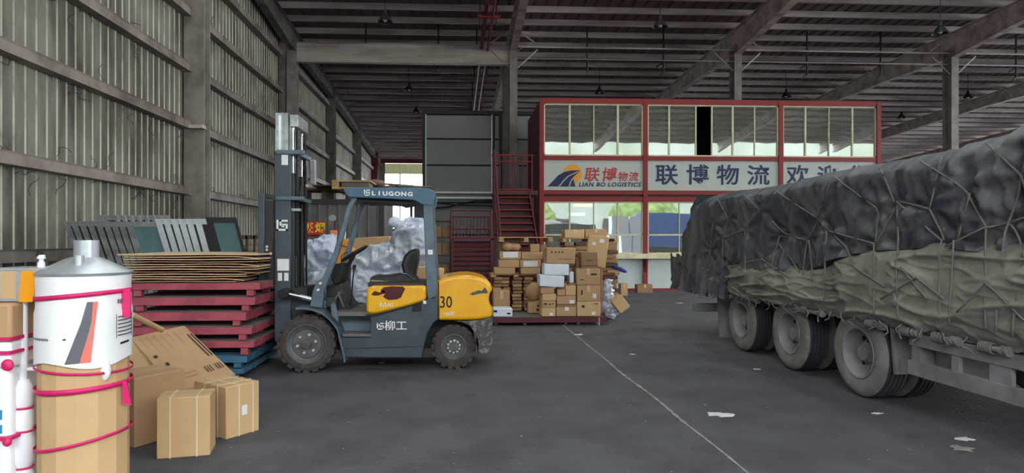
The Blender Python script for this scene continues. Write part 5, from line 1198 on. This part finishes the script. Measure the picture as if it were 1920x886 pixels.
def tarp_fn(u, v):
    # v 0..1 along: left side (0-.5), top (.5-.75), right side
    Y0_ = 1.0; zb2 = None
    def yy(z): return Y0_ + (Yend(z) - Y0_) * u
    if v <= .6:
        t = v / .6; yg = Y0_ + (Yend(1.8) - Y0_) * u; zl2 = zsplit(yg) - .03; zh = ztop(yg) - .1; z = zl2 + (zh - zl2) * t; Y = yy(z)
        x = surf_d(Y, z); 
        if t > .9: x += ((t - .9) / .1) ** 2 * .02
        return (x, Y, z)
    if v <= .66:
        t = (v - .6) / .06; Y = yy(2.35); zh = ztop(Y); x0_ = surf_d(Y, zh - .1) + .02
        return (x0_ + .14 * sin(t * pi / 2), Y, zh - .1 + .11 * sin(t * pi / 2) + .0)
    if v <= .88:
        t = (v - .66) / .22; Y = yy(2.4); x = XT + .12 + 2.35 * t
        return (x, Y, ztop(Y) + .01 + .10 * sin(pi * t) + .03 * noise.noise(Vector((Y * 2, x * 2, 3))))
    t = (v - .88) / .12; z0_ = ztop(5) - .02; z = z0_ + (.9 - z0_) * t; return (XT + 2.55 + .03 * noise.noise(Vector((u * 20, t * 3, 1))), yy(z), z)
tp = mk('dark_tarpaulin', MB().grid(tarp_fn, 420, 110), m_tarpd, smooth=2, label='dark grey wrinkled tarpaulin roped over the top of the trailer load', cat='tarpaulin', base=(XT + 1.25, 6, .9))
# rear end of the tarpaulin, gathered
def rear_fn(u, v):
    z = 2.38 - (2.38 - .80) * v; x = XT - .1 + 2.6 * u
    Y = Yend(z) + .05 * noise.noise(Vector((x * 5, z * 1.5, 0))) + .06 * v * sin(x * 23) * v
    if u < .02: x = surf_d(Yend(max(z, 1.0)), max(z, 1.3))
    return (x, Y, z)
mk('gathered_rear', MB().grid(rear_fn, 60, 40), m_tarpd, tp, smooth=2)
def beige_fn(u, v):
    Y = 1.0 + (Yend(1.1) - 1.0) * u; zs2 = zsplit(Y) + .03
    hem = .80 + .035 * noise.noise(Vector((Y * 4, 0, 0))) + .03 * noise.noise(Vector((Y * 13, 5, 0))) + (.0 if Y > 6.6 else .02)
    z = hem + (zs2 - hem) * v; x = surf_b(Y, z)
    if v < .08: x += (.08 - v) * .5
    if v > .9: x += (v - .9) * .8
    return (x, Y + .012 * sin(z * 40 + Y * 9) * (1 - v), z)
m_beigefar = m_tarpb
bt = mk('beige_tarpaulin', MB().grid(beige_fn, 520, 60), m_tarpb, smooth=2, label='beige dusty tarpaulin skirt hanging below the dark one', cat='tarpaulin', base=(XT, 6, .8), solid=.006)
# dark dusty skirt at the rear corner: gathered ragged hem
def hem_fn(u, v):
    Y = 9.4 + (Yend(.85) + .1 - 9.4) * u; z = .76 + .04 * sin(Y * 17) + .03 * noise.noise(Vector((Y * 9, 2, 2))) + .6 * v
    return (XT - .10 - .05 * sin(Y * 26 + z * 3) * (1 - v) - .04 * rdg(Vector((Y * 5, z * 4, 3))) ** 2 - .03, Y, z)
mk('ragged_hem', MB().grid(hem_fn, 130, 22), m_tarpd, tp, smooth=2)
def rsurf(Y, z): return surf_d(Y, z) if z > zsplit(Y) else min(surf_b(Y, max(z, .85)), XT - .06)
def rope_path(pts):
    out_ = []; P3 = [S(*p, XR) for p in pts]; P3 = [(a, b, min(c, ztop(b) - .07)) for a, b, c in P3]
    for a, b in zip(P3, P3[1:]):
        n2 = max(4, int(math.dist(a, b) / .07)); L2 = []
        for i in range(n2 + 1):
            t = i / n2; Y = a[1] + (b[1] - a[1]) * t; z = a[2] + (b[2] - a[2]) * t; L2.append((rsurf(Y, z), Y, z, t))
        xa, xb = L2[0][0], L2[-1][0]
        for i, (x, Y, z, t) in list(enumerate(L2))[(1 if out_ else 0):]:
            w_ = [q[0] for q in L2[max(0, i - 5):i + 6]]; av = sum(w_) / len(w_)
            out_.append((min(xa + (xb - xa) * t, av) - .017, Y, z))
    return out_
rn = root('rope_net', (XR, 7, .8), 'grey rope net lashed over the side of the tarpaulin load', 'rope')
for r_ in ropes: mk('rope', MB().tube(rope_path(r_), .0085, 6), m_rope, rn, smooth=2)
# hanging rope ends
for i in range(26):
    Y = 5.0 + i * .235 + random.uniform(-.06, .06); x = XT - .10; z = .86; pth = []
    for k in range(6):
        pth.append((x + .02 * sin(k * 1.7 + i), Y + .05 * sin(k * .9 + i * 2), z)); z -= random.uniform(.01, .04)
    mk('loose_end', MB().tube(pth, .008, 5), m_rope, rn, smooth=2)

# ================================================================ outside, behind the camera
bx = root('blue_cargo_lorry', (19, -11, 0), 'blue box lorry standing outside, mirrored in the office windows', 'lorry')
mk('cargo_box', MB().box(15.2, 21.5, -13, -10.6, 1.1, 3.9), m_bblue, bx); mk('chassis', MB().box(15.2, 22.5, -12.6, -11, .6, 1.1), m_dark, bx)
for xx in (16.3, 20.6): mk('wheel', MB().lathe([(0, 0), (.5, 0), (.5, .3), (0, .3)], (xx, -10.9, .5), 'y', 20), m_black, bx)
for i in range(6): mk('white_carton', MB().box(12.9 + (i % 2) * 1.0, 13.8 + (i % 2) * 1.0, -11, -10, (i // 2) * 1.2 + .002, (i // 2) * 1.2 + 1.19), m_whitebox, label='white carton stack outside, %s, %s' % (('bottom', 'middle', 'top')[i // 2], ('left', 'right')[i % 2]), cat='box', group='white cartons outside')
ob = root('added_warehouse', (0, -60, 0), 'long pale warehouse added behind the camera to mirror in the office windows', 'building')
mk('added_facade_wall', MB().box(-40, 70, -50, -46, 0, 18), mat('added_pale_facade', (150, 158, 150), .7, rgb2=(128, 140, 120), vs=.15), ob)  # made-up facade, tall enough to cover the sky in window reflections
for i in range(9): mk('added_facade_door', MB().box(-34 + i * 11, -28 + i * 11, -46, -45.9, 0, 4.5), m_dark, ob)
for i in range(9): mk('added_window_band', MB().box(-36 + i * 11, -27 + i * 11, -46, -45.9, 8, 9.6), m_navy, ob)
for i in range(7):
    blob('roadside_tree', [((-30 + i * 13, -36 + 3 * sin(i * 2), 4.2), (3.4, 2.5, 2.6), (0, 0, 0)), ((-30 + i * 13, -36 + 3 * sin(i * 2), 1.4), (.4, .4, 1.6), (0, 0, 0))], m_bgreen, .3, ((1.2, .9),), '%s roadside tree across the yard' % ordn[i], 'tree')
